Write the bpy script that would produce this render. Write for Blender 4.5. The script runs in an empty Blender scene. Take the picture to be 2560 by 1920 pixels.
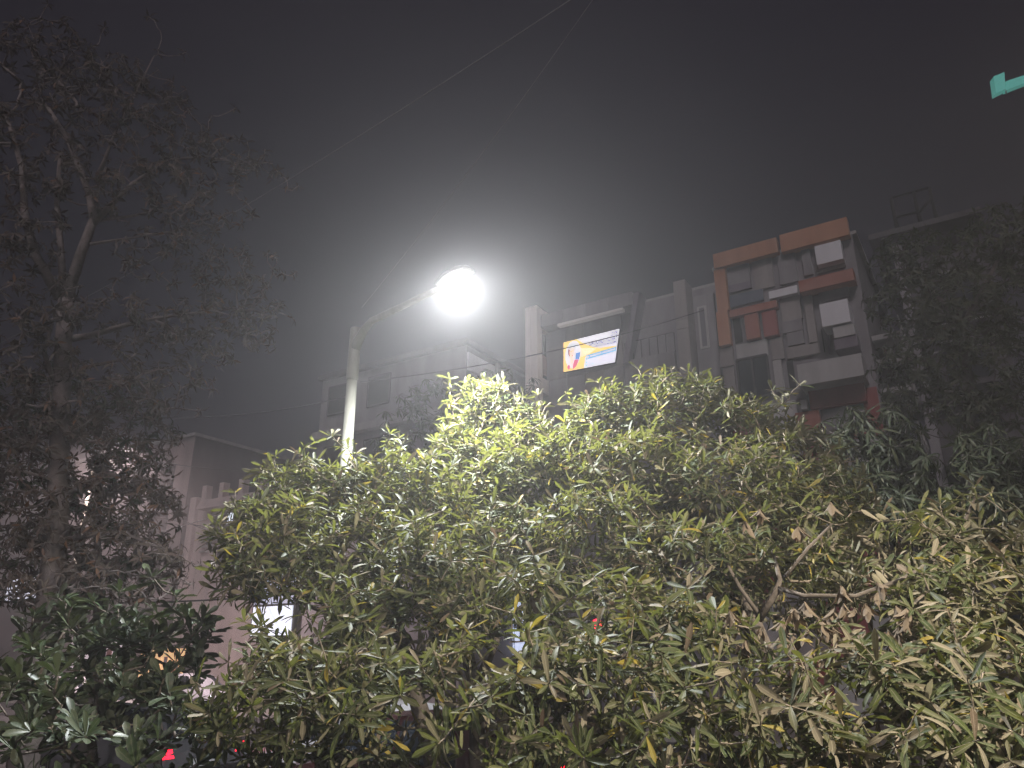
import bpy, math, random
import numpy as np
from mathutils import Vector, Matrix, Quaternion

random.seed(7)
rng = np.random.default_rng(11)
R = math.radians
scene = bpy.context.scene
col = scene.collection

# ------------------------------------------------------------------ camera
F, PITCH, ZC = 1900.0, R(19.8), 2.2          # focal length in pixels of a 2560 px wide picture
CP, SP = math.cos(PITCH), math.sin(PITCH)
cam_d = bpy.data.cameras.new('camera')
cam_d.sensor_width = 36.0
cam_d.lens = 36.0 * F / 2560.0
cam_d.clip_start = 0.05
cam_d.clip_end = 2000
cam = bpy.data.objects.new('camera', cam_d)
cam.location = (0, 0, ZC)
cam.rotation_euler = (R(90) + PITCH, 0, 0)
col.objects.link(cam)
scene.camera = cam

# ------------------------------------------------------------------ sky and moon-dim sun
world = bpy.data.worlds.new('World')
scene.world = world
world.use_nodes = True
wn, wl = world.node_tree.nodes, world.node_tree.links
wn.clear()
w_out = wn.new('ShaderNodeOutputWorld')
w_bg = wn.new('ShaderNodeBackground')
w_sky = wn.new('ShaderNodeTexSky')
w_sky.sky_type = 'NISHITA'
w_sky.sun_disc = False
w_sky.sun_elevation = R(42)
w_sky.sun_rotation = R(192)
w_sky.dust_density = 4.0
w_mix = wn.new('ShaderNodeMixRGB')
w_mix.blend_type = 'ADD'
w_mix.inputs['Fac'].default_value = 1.0
w_scale = wn.new('ShaderNodeMixRGB')
w_scale.blend_type = 'MULTIPLY'
w_scale.inputs['Fac'].default_value = 1.0
w_scale.inputs['Color2'].default_value = (.004, .0035, .0035, 1)
wl.new(w_sky.outputs[0], w_scale.inputs['Color1'])
wl.new(w_scale.outputs[0], w_mix.inputs['Color1'])
w_mix.inputs['Color2'].default_value = (.092, .074, .118, 1)     # city glow on the night smog
wl.new(w_mix.outputs[0], w_bg.inputs['Color'])
w_bg.inputs['Strength'].default_value = 0.1
wl.new(w_bg.outputs[0], w_out.inputs['Surface'])

sun_d = bpy.data.lights.new('sun', 'SUN')
sun_d.energy = 0.9
sun_d.angle = R(12)
sun_d.color = (.98, .87, .92)
sun = bpy.data.objects.new('sun', sun_d)
sun.rotation_euler = (R(48), 0, R(-12))
col.objects.link(sun)

scene.view_settings.view_transform = 'Standard'
scene.view_settings.look = 'None'
scene.view_settings.exposure = 0.0
scene.view_settings.gamma = 1.0
scene.view_settings.use_curve_mapping = False
scene.render.engine = 'CYCLES'
cy = scene.cycles
cy.use_denoising = True
cy.denoiser = 'OPENIMAGEDENOISE'
cy.max_bounces = 3
cy.diffuse_bounces = 1
cy.glossy_bounces = 1
cy.transmission_bounces = 1
cy.transparent_max_bounces = 8
cy.volume_bounces = 0
cy.use_adaptive_sampling = True
cy.adaptive_threshold = 0.04
cy.sample_clamp_indirect = 4.0
cy.caustics_reflective = False
cy.caustics_refractive = False

LAMP_POWER, NEAR_LAMP_POWER, FAR_LAMP_POWER = 2150.0, 1700.0, 11000.0
HAZE_DENSITY, HAZE_G = 0.0058, 0.6

# ------------------------------------------------------------------ geometry of the view
def ray(px, py):
    cx, cyy = (px - 1280) / F, (960 - py) / F
    return Vector((cx, CP - SP * cyy, SP + CP * cyy))

def at(px, py, d):
    r = ray(px, py)
    return Vector((d * r.x / r.y, d, ZC + d * r.z / r.y))

def project(P):
    """world points (n,3) -> pixel x, pixel y, distance along the lens axis"""
    P = np.asarray(P) - np.array([0, 0, ZC])
    z = P[:, 1] * CP + P[:, 2] * SP
    v = -P[:, 1] * SP + P[:, 2] * CP
    zz = np.maximum(z, .05)
    return 1280 + F * P[:, 0] / zz, 960 - F * v / zz, z

# the row of houses across the road: s runs along the fronts (to the left and away), t towards the road
AZ = R(-57.6)
U = Vector((math.sin(AZ), math.cos(AZ), 0))
N = Vector((-math.cos(AZ), math.sin(AZ), 0))
P0 = Vector((13.6, 26.5, 0))

def fpt(s, h, t):
    return P0 + U * s + N * t + Vector((0, 0, h))

def hit(px, py, t):
    """pixel -> (s, h) on the plane lying t in front of the house line"""
    r = ray(px, py)
    c = Vector((0, 0, ZC))
    k = (t - (c - P0).dot(N)) / r.dot(N)
    p = c + r * k
    return (p - P0).dot(U), p.z

def hit_side(px, py, s):
    """pixel -> (t, h) on the plane square to the house line at s"""
    r = ray(px, py)
    c = Vector((0, 0, ZC))
    k = (s - (c - P0).dot(U)) / r.dot(U)
    p = c + r * k
    return (p - P0).dot(N), p.z

# ------------------------------------------------------------------ materials
MATS = {}
def mat(name, color, rough=.6, spec=.4, metal=0.0, noise=0.0, scale=6.0, bump=0.0, emit=0.0, emit_color=None,
        streak=False, sample_light=True):
    if name in MATS:
        return MATS[name]
    m = bpy.data.materials.new(name)
    m.use_nodes = True
    nt = m.node_tree
    b = nt.nodes['Principled BSDF']
    b.inputs['Base Color'].default_value = (*color, 1)
    b.inputs['Roughness'].default_value = rough
    b.inputs['Specular IOR Level'].default_value = spec
    b.inputs['Metallic'].default_value = metal
    if noise or bump:
        tc = nt.nodes.new('ShaderNodeTexCoord')
        mp = nt.nodes.new('ShaderNodeMapping')
        if streak:
            mp.inputs['Scale'].default_value = (1, 1, .18)
        nt.links.new(tc.outputs['Object'], mp.inputs['Vector'])
        tx = nt.nodes.new('ShaderNodeTexNoise')
        tx.inputs['Scale'].default_value = scale
        tx.inputs['Detail'].default_value = 6
        tx.inputs['Roughness'].default_value = .62
        nt.links.new(mp.outputs[0], tx.inputs['Vector'])
        if noise:
            oi = nt.nodes.new('ShaderNodeObjectInfo')
            rmp = nt.nodes.new('ShaderNodeValToRGB')
            rmp.color_ramp.elements[0].position = .28
            rmp.color_ramp.elements[1].position = .74
            rmp.color_ramp.elements[0].color = (*[c * (1 - noise) for c in color], 1)
            rmp.color_ramp.elements[1].color = (*[min(1, c * (1 + noise * .6)) for c in color], 1)
            nt.links.new(tx.outputs['Fac'], rmp.inputs['Fac'])
            hs = nt.nodes.new('ShaderNodeHueSaturation')
            mr = nt.nodes.new('ShaderNodeMapRange')
            mr.inputs['To Min'].default_value = .88
            mr.inputs['To Max'].default_value = 1.12
            nt.links.new(oi.outputs['Random'], mr.inputs['Value'])
            nt.links.new(mr.outputs[0], hs.inputs['Value'])
            nt.links.new(rmp.outputs[0], hs.inputs['Color'])
            nt.links.new(hs.outputs[0], b.inputs['Base Color'])
        if bump:
            bp = nt.nodes.new('ShaderNodeBump')
            bp.inputs['Strength'].default_value = bump
            bp.inputs['Distance'].default_value = .03
            nt.links.new(tx.outputs['Fac'], bp.inputs['Height'])
            nt.links.new(bp.outputs[0], b.inputs['Normal'])
    if emit:
        b.inputs['Emission Color'].default_value = (*(emit_color or color), 1)
        b.inputs['Emission Strength'].default_value = emit
        if not sample_light:
            m.cycles.emission_sampling = 'NONE'
    MATS[name] = m
    return m

def leaf_mat(name, stops, under, trans, trans_fac=.3, rough=.42, spec=.5):
    m = bpy.data.materials.new(name)
    m.use_nodes = True
    nt = m.node_tree
    nd, lk = nt.nodes, nt.links
    b = nd['Principled BSDF']
    out = nd['Material Output']
    oi = nd.new('ShaderNodeObjectInfo')
    ge = nd.new('ShaderNodeNewGeometry')
    add = nd.new('ShaderNodeMath'); add.operation = 'ADD'
    lk.new(oi.outputs['Random'], add.inputs[0]); lk.new(ge.outputs['Random Per Island'], add.inputs[1])
    fr = nd.new('ShaderNodeMath'); fr.operation = 'FRACT'
    lk.new(add.outputs[0], fr.inputs[0])
    rp = nd.new('ShaderNodeValToRGB')
    els = rp.color_ramp.elements
    els[0].position, els[0].color = stops[0][0], (*stops[0][1], 1)
    els[1].position, els[1].color = stops[-1][0], (*stops[-1][1], 1)
    for p, c in stops[1:-1]:
        e = els.new(p); e.color = (*c, 1)
    lk.new(fr.outputs[0], rp.inputs['Fac'])
    # midrib and dusty blotches
    uv = nd.new('ShaderNodeUVMap')
    sx = nd.new('ShaderNodeSeparateXYZ')
    lk.new(uv.outputs[0], sx.inputs[0])
    ab = nd.new('ShaderNodeMath'); ab.operation = 'ABSOLUTE'
    lk.new(sx.outputs['Y'], ab.inputs[0])
    lt = nd.new('ShaderNodeMath'); lt.operation = 'LESS_THAN'; lt.inputs[1].default_value = .10
    lk.new(ab.outputs[0], lt.inputs[0])
    m1 = nd.new('ShaderNodeMixRGB'); m1.inputs['Color2'].default_value = (*[min(.5, c * 1.3 + .03) for c in under], 1)
    ml = nd.new('ShaderNodeMath'); ml.operation = 'MULTIPLY'; ml.inputs[1].default_value = .55
    lk.new(lt.outputs[0], ml.inputs[0]); lk.new(ml.outputs[0], m1.inputs['Fac'])
    lk.new(rp.outputs[0], m1.inputs['Color1'])
    tc = nd.new('ShaderNodeTexCoord')
    nz = nd.new('ShaderNodeTexNoise'); nz.inputs['Scale'].default_value = 22; nz.inputs['Detail'].default_value = 4
    lk.new(tc.outputs['Object'], nz.inputs['Vector'])
    mrn = nd.new('ShaderNodeMapRange')
    mrn.inputs['From Min'].default_value = .45; mrn.inputs['From Max'].default_value = .75
    mrn.inputs['To Max'].default_value = .45
    lk.new(nz.outputs['Fac'], mrn.inputs['Value'])
    m2 = nd.new('ShaderNodeMixRGB'); m2.inputs['Color2'].default_value = (.20, .17, .115, 1)
    lk.new(mrn.outputs[0], m2.inputs['Fac']); lk.new(m1.outputs[0], m2.inputs['Color1'])
    m3 = nd.new('ShaderNodeMixRGB'); m3.inputs['Color2'].default_value = (*under, 1)
    lk.new(ge.outputs['Backfacing'], m3.inputs['Fac']); lk.new(m2.outputs[0], m3.inputs['Color1'])
    lk.new(m3.outputs[0], b.inputs['Base Color'])
    b.inputs['Roughness'].default_value = rough
    b.inputs['Specular IOR Level'].default_value = spec
    tr = nd.new('ShaderNodeBsdfTranslucent'); tr.inputs['Color'].default_value = (*trans, 1)
    mx = nd.new('ShaderNodeMixShader'); mx.inputs['Fac'].default_value = trans_fac
    lk.new(b.outputs[0], mx.inputs[1]); lk.new(tr.outputs[0], mx.inputs[2])
    lk.new(mx.outputs[0], out.inputs['Surface'])
    MATS[name] = m
    return m

LEAF = [
    leaf_mat('leaf_green', [(0, (.034, .056, .018)), (.4, (.056, .082, .025)), (.75, (.083, .099, .037)), (1, (.14, .133, .066))],
             (.24, .225, .15), (.19, .21, .035), .28, .58, .24),
    leaf_mat('leaf_yellow', [(0, (.28, .23, .04)), (1, (.38, .28, .04))], (.38, .33, .12), (.42, .33, .04), .3, .55, .25),
    leaf_mat('leaf_dusty', [(0, (.15, .135, .085)), (1, (.27, .235, .165))], (.34, .30, .22), (.2, .18, .08), .2, .65, .2),
    leaf_mat('leaf_dead', [(0, (.10, .075, .05)), (1, (.21, .165, .115))], (.20, .16, .115), (.22, .14, .08), .15, .8, .12),
]
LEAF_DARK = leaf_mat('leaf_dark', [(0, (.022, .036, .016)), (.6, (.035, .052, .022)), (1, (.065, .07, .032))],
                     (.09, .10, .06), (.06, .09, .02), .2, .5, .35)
LEAF_SMOKY = leaf_mat('leaf_smoky', [(0, (.080, .064, .050)), (.6, (.125, .098, .080)), (.9, (.16, .115, .10)), (1, (.32, .17, .09))],
                      (.20, .165, .15), (.09, .07, .04), .2, .65, .25)
LEAF_BROAD = leaf_mat('leaf_broad', [(0, (.028, .05, .026)), (.6, (.045, .078, .035)), (1, (.08, .10, .05))],
                      (.11, .12, .085), (.08, .11, .03), .2, .45, .45)

BARK = mat('bark', (.16, .135, .11), .85, .2, noise=.45, scale=14, bump=.5)
BARK_DARK = mat('bark_dark', (.15, .13, .12), .9, .2, noise=.4, scale=9, bump=.6)
BARK_GREY = mat('bark_grey', (.27, .23, .215), .9, .2, noise=.35, scale=9, bump=.5)
TWIG = mat('twig', (.30, .25, .19), .8, .2, noise=.4, scale=20)

# ------------------------------------------------------------------ mesh building
def link(o, parent=None):
    col.objects.link(o)
    if parent is not None:
        o.parent = parent
    return o

def origin_of(parent):
    v = Vector((0, 0, 0))
    while parent is not None:
        v += parent.location
        parent = parent.parent
    return v

def tag(o, label=None, category=None, group=None, kind=None):
    if label: o['label'] = label
    if category: o['category'] = category
    if group: o['group'] = group
    if kind: o['kind'] = kind
    return o

def thing(name, loc, label, category, group=None):
    o = bpy.data.objects.new(name, None)
    o.location = loc
    o.empty_display_size = .2
    link(o)
    return tag(o, label, category, group)

class MB:
    """collects faces in world coordinates, builds one mesh object"""
    def __init__(self):
        self.v, self.f, self.mi, self.smooth = [], [], [], []
    def face(self, pts, mi=0, smooth=False):
        b = len(self.v)
        self.v += [tuple(p) for p in pts]
        self.f.append(tuple(range(b, b + len(pts)))); self.mi.append(mi); self.smooth.append(smooth)
        return self
    def hexa(self, p, mi=0):
        """eight corners: bottom ring 0-3, top ring 4-7"""
        b = len(self.v)
        self.v += [tuple(q) for q in p]
        for f in ((0, 3, 2, 1), (4, 5, 6, 7), (0, 1, 5, 4), (1, 2, 6, 5), (2, 3, 7, 6), (3, 0, 4, 7)):
            self.f.append(tuple(b + i for i in f)); self.mi.append(mi); self.smooth.append(False)
        return self
    def box(self, x0, x1, y0, y1, z0, z1, mi=0):
        return self.hexa([Vector(p) for p in ((x0, y0, z0), (x1, y0, z0), (x1, y1, z0), (x0, y1, z0),
                                               (x0, y0, z1), (x1, y0, z1), (x1, y1, z1), (x0, y1, z1))], mi)
    def fbox(self, s0, s1, h0, h1, t0, t1, mi=0):
        s0, s1 = min(s0, s1), max(s0, s1)
        h0, h1 = min(h0, h1), max(h0, h1)
        t0, t1 = min(t0, t1), max(t0, t1)
        return self.hexa([fpt(s0, h0, t1), fpt(s0, h0, t0), fpt(s1, h0, t0), fpt(s1, h0, t1),
                          fpt(s0, h1, t1), fpt(s0, h1, t0), fpt(s1, h1, t0), fpt(s1, h1, t1)], mi)
    def tube(self, pts, radii, sides=8, cap=True, mi=0):
        pts = [Vector(p) for p in pts]
        if not hasattr(radii, '__len__'):
            radii = [radii] * len(pts)
        b = len(self.v)
        up = Vector((0, 0, 1))
        d0 = (pts[1] - pts[0]).normalized()
        a = d0.orthogonal().normalized()
        for i, p in enumerate(pts):
            d = (pts[min(i + 1, len(pts) - 1)] - pts[max(i - 1, 0)]).normalized()
            a = (a - d * a.dot(d))
            a = a.normalized() if a.length > 1e-6 else d.orthogonal().normalized()
            c = d.cross(a)
            for k in range(sides):
                w = 2 * math.pi * k / sides
                self.v.append(tuple(p + (a * math.cos(w) + c * math.sin(w)) * radii[i]))
        for i in range(len(pts) - 1):
            for k in range(sides):
                k2 = (k + 1) % sides
                self.f.append((b + i * sides + k, b + i * sides + k2, b + (i + 1) * sides + k2, b + (i + 1) * sides + k))
                self.mi.append(mi); self.smooth.append(True)
        if cap:
            self.f.append(tuple(b + k for k in reversed(range(sides)))); self.mi.append(mi); self.smooth.append(False)
            e = b + (len(pts) - 1) * sides
            self.f.append(tuple(e + k for k in range(sides))); self.mi.append(mi); self.smooth.append(False)
        return self
    def build(self, name, material, parent=None, bevel=0.0):
        me = bpy.data.meshes.new(name)
        if parent is None:
            P = np.array(self.v)
            o0 = Vector(((P[:, 0].min() + P[:, 0].max()) / 2, (P[:, 1].min() + P[:, 1].max()) / 2, P[:, 2].min()))
        else:
            o0 = origin_of(parent)
        me.from_pydata([(p[0] - o0.x, p[1] - o0.y, p[2] - o0.z) for p in self.v], [], self.f)
        ms = material if isinstance(material, (list, tuple)) else [material]
        for m in ms:
            me.materials.append(m)
        me.polygons.foreach_set('material_index', self.mi)
        me.polygons.foreach_set('use_smooth', self.smooth)
        me.update()
        o = bpy.data.objects.new(name, me)
        link(o, parent)
        if parent is None:
            o.location = o0
        if bevel:
            md = o.modifiers.new('bevel', 'BEVEL')
            md.width = bevel
            md.segments = 2
            md.limit_method = 'ANGLE'
        return o

def fbox(name, s0, s1, h0, h1, t0, t1, m, parent, bevel=0.0):
    return MB().fbox(s0, s1, h0, h1, t0, t1).build(name, m, parent, bevel)

def np_mesh(name, V, Fq, mats, mi=None, uv=None, parent=None, smooth=True):
    """V (n,3) world, Fq (m,4) quads (last index repeated for triangles is not allowed)"""
    me = bpy.data.meshes.new(name)
    o0 = origin_of(parent)
    V = np.asarray(V, np.float32) - np.array(o0, np.float32)
    n, m, k = len(V), len(Fq), Fq.shape[1]
    me.vertices.add(n); me.loops.add(m * k); me.polygons.add(m)
    me.vertices.foreach_set('co', V.ravel())
    me.loops.foreach_set('vertex_index', Fq.astype(np.int32).ravel())
    me.polygons.foreach_set('loop_start', np.arange(0, m * k, k, dtype=np.int32))
    me.polygons.foreach_set('loop_total', np.full(m, k, np.int32))
    for mm in mats:
        me.materials.append(mm)
    if mi is not None:
        me.polygons.foreach_set('material_index', np.asarray(mi, np.int32))
    me.polygons.foreach_set('use_smooth', np.full(m, smooth, bool))
    if uv is not None:
        ul = me.uv_layers.new(name='UVMap')
        ul.data.foreach_set('uv', np.asarray(uv, np.float32)[Fq.ravel()].ravel())
    me.update(calc_edges=True)
    me.validate()
    o = bpy.data.objects.new(name, me)
    return link(o, parent)

# ------------------------------------------------------------------ leaves
def leaf_template(kind, seg=5, bend=.25, fold=.35, wid=.15, tip=.9):
    """blade along +x from 0 to 1, upper side +z; 3 verts a row, quads"""
    V, UVs = [], []
    for i in range(seg + 1):
        x = i / seg
        if kind == 'lance':
            w = wid * (.10 + .90 * x ** .9 * 1.45 * max(0, 1 - x ** 4.5) ** .62) * (1 if wid > .09 else .9) * .86 + .003
        elif kind == 'obovate':
            w = wid * (x ** 1.1 * 1.5 * (1.04 - x ** 5) ** .6 + .05) * .78
        else:
            w = wid * (math.sin(math.pi * (x * .94 + .03)) ** .7)
        zc = -bend * x * x
        xx = x - .12 * bend * x * x
        for sgn in (-1, 0, 1):
            V.append((xx, sgn * w, zc + abs(sgn) * w * fold))
            UVs.append((x, sgn * 1.0))
    Fq = []
    for i in range(seg):
        for j in range(2):
            a = i * 3 + j
            Fq.append((a, a + 3, a + 4, a + 1))
    return np.array(V), np.array(Fq), np.array(UVs)

def flip(t):
    return t[0], t[1][:, ::-1].copy(), t[2]

def mk(kind, seg, params, wid):
    out = []
    for bend, fold in params:
        t = leaf_template(kind, seg, bend, fold, wid)
        # make sure the upper side is the front face
        v, f = t[0], t[1]
        nrm = np.cross(v[f[0][1]] - v[f[0][0]], v[f[0][3]] - v[f[0][0]])
        out.append(t if nrm[2] > 0 else flip(t))
    return out

T_ALST = mk('lance', 5, [(.05, .35), (.22, .45), (.42, .3), (-.12, .5)], .125)
T_ALST += mk('oval', 5, [(.12, .55)], .17)                      # withered leaf, only used for the dead ones
T_BROAD = mk('obovate', 6, [(.08, .25), (.25, .35), (-.08, .3)], .19)
T_MANGO = mk('lance', 4, [(.35, .3), (.7, .35)], .10)
T_LEAFLET = mk('oval', 2, [(.2, .3), (.5, .3)], .15)

def frames(axis, spin):
    """rotation matrices whose x is axis and z leans to the spin direction"""
    x = axis / np.linalg.norm(axis, axis=1, keepdims=True)
    z = spin - x * np.sum(spin * x, axis=1, keepdims=True)
    z /= np.maximum(np.linalg.norm(z, axis=1, keepdims=True), 1e-6)
    y = np.cross(z, x)
    return np.stack([x, y, z], axis=2)

class Leaves:
    def __init__(self, templates, mats):
        self.T, self.mats = templates, mats
        self.pos, self.rot, self.size, self.tpl, self.mi = [], [], [], [], []
    def whorl(self, tip, axis, n, length, spread=(45, 85), jitter=.30, mi_prob=None, mi=None, droop=0.0):
        axis = np.asarray(axis, float); axis /= np.linalg.norm(axis)
        o = np.cross(axis, rng.normal(size=3)); o /= np.linalg.norm(o)
        q = np.cross(axis, o)
        a0 = rng.uniform(0, 6.28)
        for k in range(n):
            w = a0 + 6.283 * k / n + rng.normal(0, .18)
            sp = R(rng.uniform(*spread))
            rad = o * math.cos(w) + q * math.sin(w)
            d = axis * math.cos(sp) + rad * math.sin(sp) + rng.normal(0, jitter * .35, 3)
            d[2] -= droop
            zz = axis * math.sin(sp) - rad * math.cos(sp) + rng.normal(0, jitter, 3)
            self.pos.append(tip); self.rot.append((d, zz))
            self.size.append(length * (rng.uniform(.42, 1.2) if jitter > .2 else rng.uniform(.7, 1.1)))
            self.tpl.append(len(self.T) - 1 if mi == 3 else rng.integers(4 if len(self.T) == 5 else len(self.T)))
            if mi is not None:
                self.mi.append(mi)
            elif mi_prob is not None:
                self.mi.append(int(rng.choice(len(mi_prob), p=mi_prob)))
            else:
                self.mi.append(0)
    def build(self, root, n_single=0, crown_name='crown', leaf_name='leaf', bin_px=26):
        pos = np.array(self.pos)
        rot = frames(np.array([r[0] for r in self.rot]), np.array([r[1] for r in self.rot]))
        size, tpl, mi = np.array(self.size), np.array(self.tpl), np.array(self.mi)
        mid = pos + rot[:, :, 0] * (size * .5)[:, None]
        single = np.zeros(len(pos), bool)
        if n_single:
            px, py, z = project(mid)
            ok = (px > 0) & (px < 2560) & (py > 0) & (py < 1920)
            best = {}
            for i in np.nonzero(ok)[0]:
                k = (int(px[i] // bin_px), int(py[i] // bin_px))
                if k not in best or z[i] < z[best[k]]:
                    best[k] = i
            cand = np.array(sorted(best.values(), key=lambda i: -size[i] / z[i]))[:n_single]
            single[cand] = True
            cache = {}
            o0 = np.array(origin_of(root))
            for i in cand:
                key = (tpl[i], mi[i])
                if key not in cache:
                    v, f, uv = self.T[tpl[i]]
                    me = bpy.data.meshes.new(leaf_name)
                    me.from_pydata([tuple(p) for p in v], [], [tuple(int(j) for j in q) for q in f])
                    ul = me.uv_layers.new(name='UVMap')
                    ul.data.foreach_set('uv', uv[f.ravel()].astype(np.float32).ravel())
                    me.polygons.foreach_set('use_smooth', np.ones(len(f), bool))
                    me.materials.append(self.mats[mi[i]])
                    cache[key] = me
                o = bpy.data.objects.new(leaf_name, cache[key])
                M = Matrix([list(rot[i][r] * size[i]) + [pos[i][r] - o0[r]] for r in range(3)] + [[0, 0, 0, 1]])
                o.parent = root
                o.matrix_basis = M
                col.objects.link(o)
        Vs, Fs, Us, Ms, base = [], [], [], [], 0
        for t, (v, f, uv) in enumerate(self.T):
            idx = np.nonzero((tpl == t) & ~single)[0]
            if not len(idx):
                continue
            W = np.einsum('nij,vj->nvi', rot[idx] * size[idx][:, None, None], v) + pos[idx][:, None, :]
            nv = len(v)
            Vs.append(W.reshape(-1, 3))
            Fs.append((f[None] + base + (np.arange(len(idx)) * nv)[:, None, None]).reshape(-1, 4))
            Us.append(np.tile(uv, (len(idx), 1)))
            Ms.append(np.repeat(mi[idx], len(f)))
            base += nv * len(idx)
        o = np_mesh(crown_name, np.concatenate(Vs), np.concatenate(Fs), self.mats, np.concatenate(Ms), np.concatenate(Us), root)
        o['kind'] = 'stuff'
        return o

# ------------------------------------------------------------------ branching
class Wood:
    def __init__(self, trunk_pts, trunk_r):
        """trunk polyline with radii; later branches grow from its upper part"""
        self.trunk = [Vector(p) for p in trunk_pts]
        self.tr = trunk_r
        self.p, self.par, self.cnt, self.leaf_end, self.base_r = [], [], [], [], []
        self.limbs = []
        self._poly(self.trunk, -1, start=.35)
    def _poly(self, pts, parent, start=0.0):
        tot = sum((pts[i + 1] - pts[i]).length for i in range(len(pts) - 1))
        run, last = 0, parent
        for i in range(len(pts) - 1):
            L = (pts[i + 1] - pts[i]).length
            k = max(1, int(L / .18))
            for j in range(k):
                if (run + L * j / k) / tot >= start:
                    self.p.append(np.array(pts[i].lerp(pts[i + 1], j / k))); self.par.append(last); last = len(self.p) - 1
            run += L
        self.p.append(np.array(pts[-1])); self.par.append(last)
        return len(self.p) - 1
    def limb(self, pts, radii):
        pts = [Vector(p) for p in pts]
        self.limbs.append((pts, radii))
        self._poly(pts, -1)
    def grow(self, tips, axes=None, wob=.06, up=.25):
        tips = np.asarray(tips)
        P0_ = np.array(self.p)
        near = np.array([np.min(np.sum((P0_ - t) ** 2, axis=1)) for t in tips])
        order = np.argsort(near)
        self.n0 = n = len(self.p)
        self.dirs = np.zeros_like(tips)
        P = np.zeros((n + 7 * len(tips), 3)); P[:n] = P0_
        depth = np.zeros(len(P))
        for ti in order:
            t = tips[ti]
            Q = P[:n]
            dist = np.sqrt(np.sum((t - Q) ** 2, axis=1))
            cost = dist + .18 * depth[:n] + .6 * np.maximum(0, Q[:, 2] - t[2] + .02)
            cost[dist < .05] += 1
            j = int(np.argmin(cost))
            a, L = Q[j].copy(), dist[j]
            k = int(min(6, max(2, L / .12)))
            side = rng.normal(0, 1, 3) * L * wob
            prev = j
            for q in range(1, k + 1):
                f = q / k
                sn = math.sin(math.pi * f)
                pt = a + (t - a) * f + side * sn
                pt[2] -= up * L * .35 * sn
                if q < k:
                    pt = pt + rng.normal(0, .012, 3)
                P[n] = pt; self.par.append(prev); depth[n] = depth[j] + L * f; prev = n; n += 1
            dv = P[n - 1] - P[n - 2]
            self.dirs[ti] = dv / np.linalg.norm(dv)
        self.p = list(P[:n])
        return self.dirs
    def build(self, root, bark, twig, r_twig=.0035, power=.42, sides=5, rmax=.05):
        tb = MB()
        tb.tube(self.trunk, self.tr, 9)
        for pts, rr in self.limbs:
            tb.tube(pts, rr, 7)
        tb.build('trunk', bark, root)
        n = len(self.p)
        cnt = np.zeros(n)
        haschild = np.zeros(n, bool)
        for i in range(self.n0, n):
            haschild[self.par[i]] = True
        for i in range(n - 1, self.n0 - 1, -1):
            if not haschild[i]:
                cnt[i] += 1
            if self.par[i] >= 0:
                cnt[self.par[i]] += cnt[i]
        P = np.array(self.p)
        E = np.arange(self.n0, n)
        A, B = P[np.array(self.par)[E]], P[E]
        rb = np.minimum(rmax, r_twig * np.maximum(1, cnt[E]) ** power)
        pa = np.array(self.par)[E]
        ra = np.where(pa >= self.n0, np.minimum(rmax, r_twig * np.maximum(1, cnt[pa]) ** power), rb)
        ra = np.minimum(ra, rb * 1.5)
        D = B - A
        L = np.linalg.norm(D, axis=1, keepdims=True)
        D /= np.maximum(L, 1e-6)
        ref = np.where(np.abs(D[:, 2:3]) < .8, np.array([[0, 0, 1.0]]), np.array([[1.0, 0, 0]]))
        X = np.cross(D, ref); X /= np.linalg.norm(X, axis=1, keepdims=True)
        Y = np.cross(D, X)
        w = np.arange(sides) * 2 * math.pi / sides
        ring = X[:, None] * np.cos(w)[None, :, None] + Y[:, None] * np.sin(w)[None, :, None]
        B2 = B + D * np.minimum(.01, L * .2)
        V = np.concatenate([A[:, None] + ring * ra[:, None, None], B2[:, None] + ring * rb[:, None, None]], axis=1).reshape(-1, 3)
        k = np.arange(sides); k2 = (k + 1) % sides
        q = np.stack([k, k2, k2 + sides, k + sides], axis=1)
        Fq = (q[None] + (np.arange(len(E)) * 2 * sides)[:, None, None]).reshape(-1, 4)
        np_mesh('branches', V, Fq, [twig], None, None, root)['kind'] = 'stuff'

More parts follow.
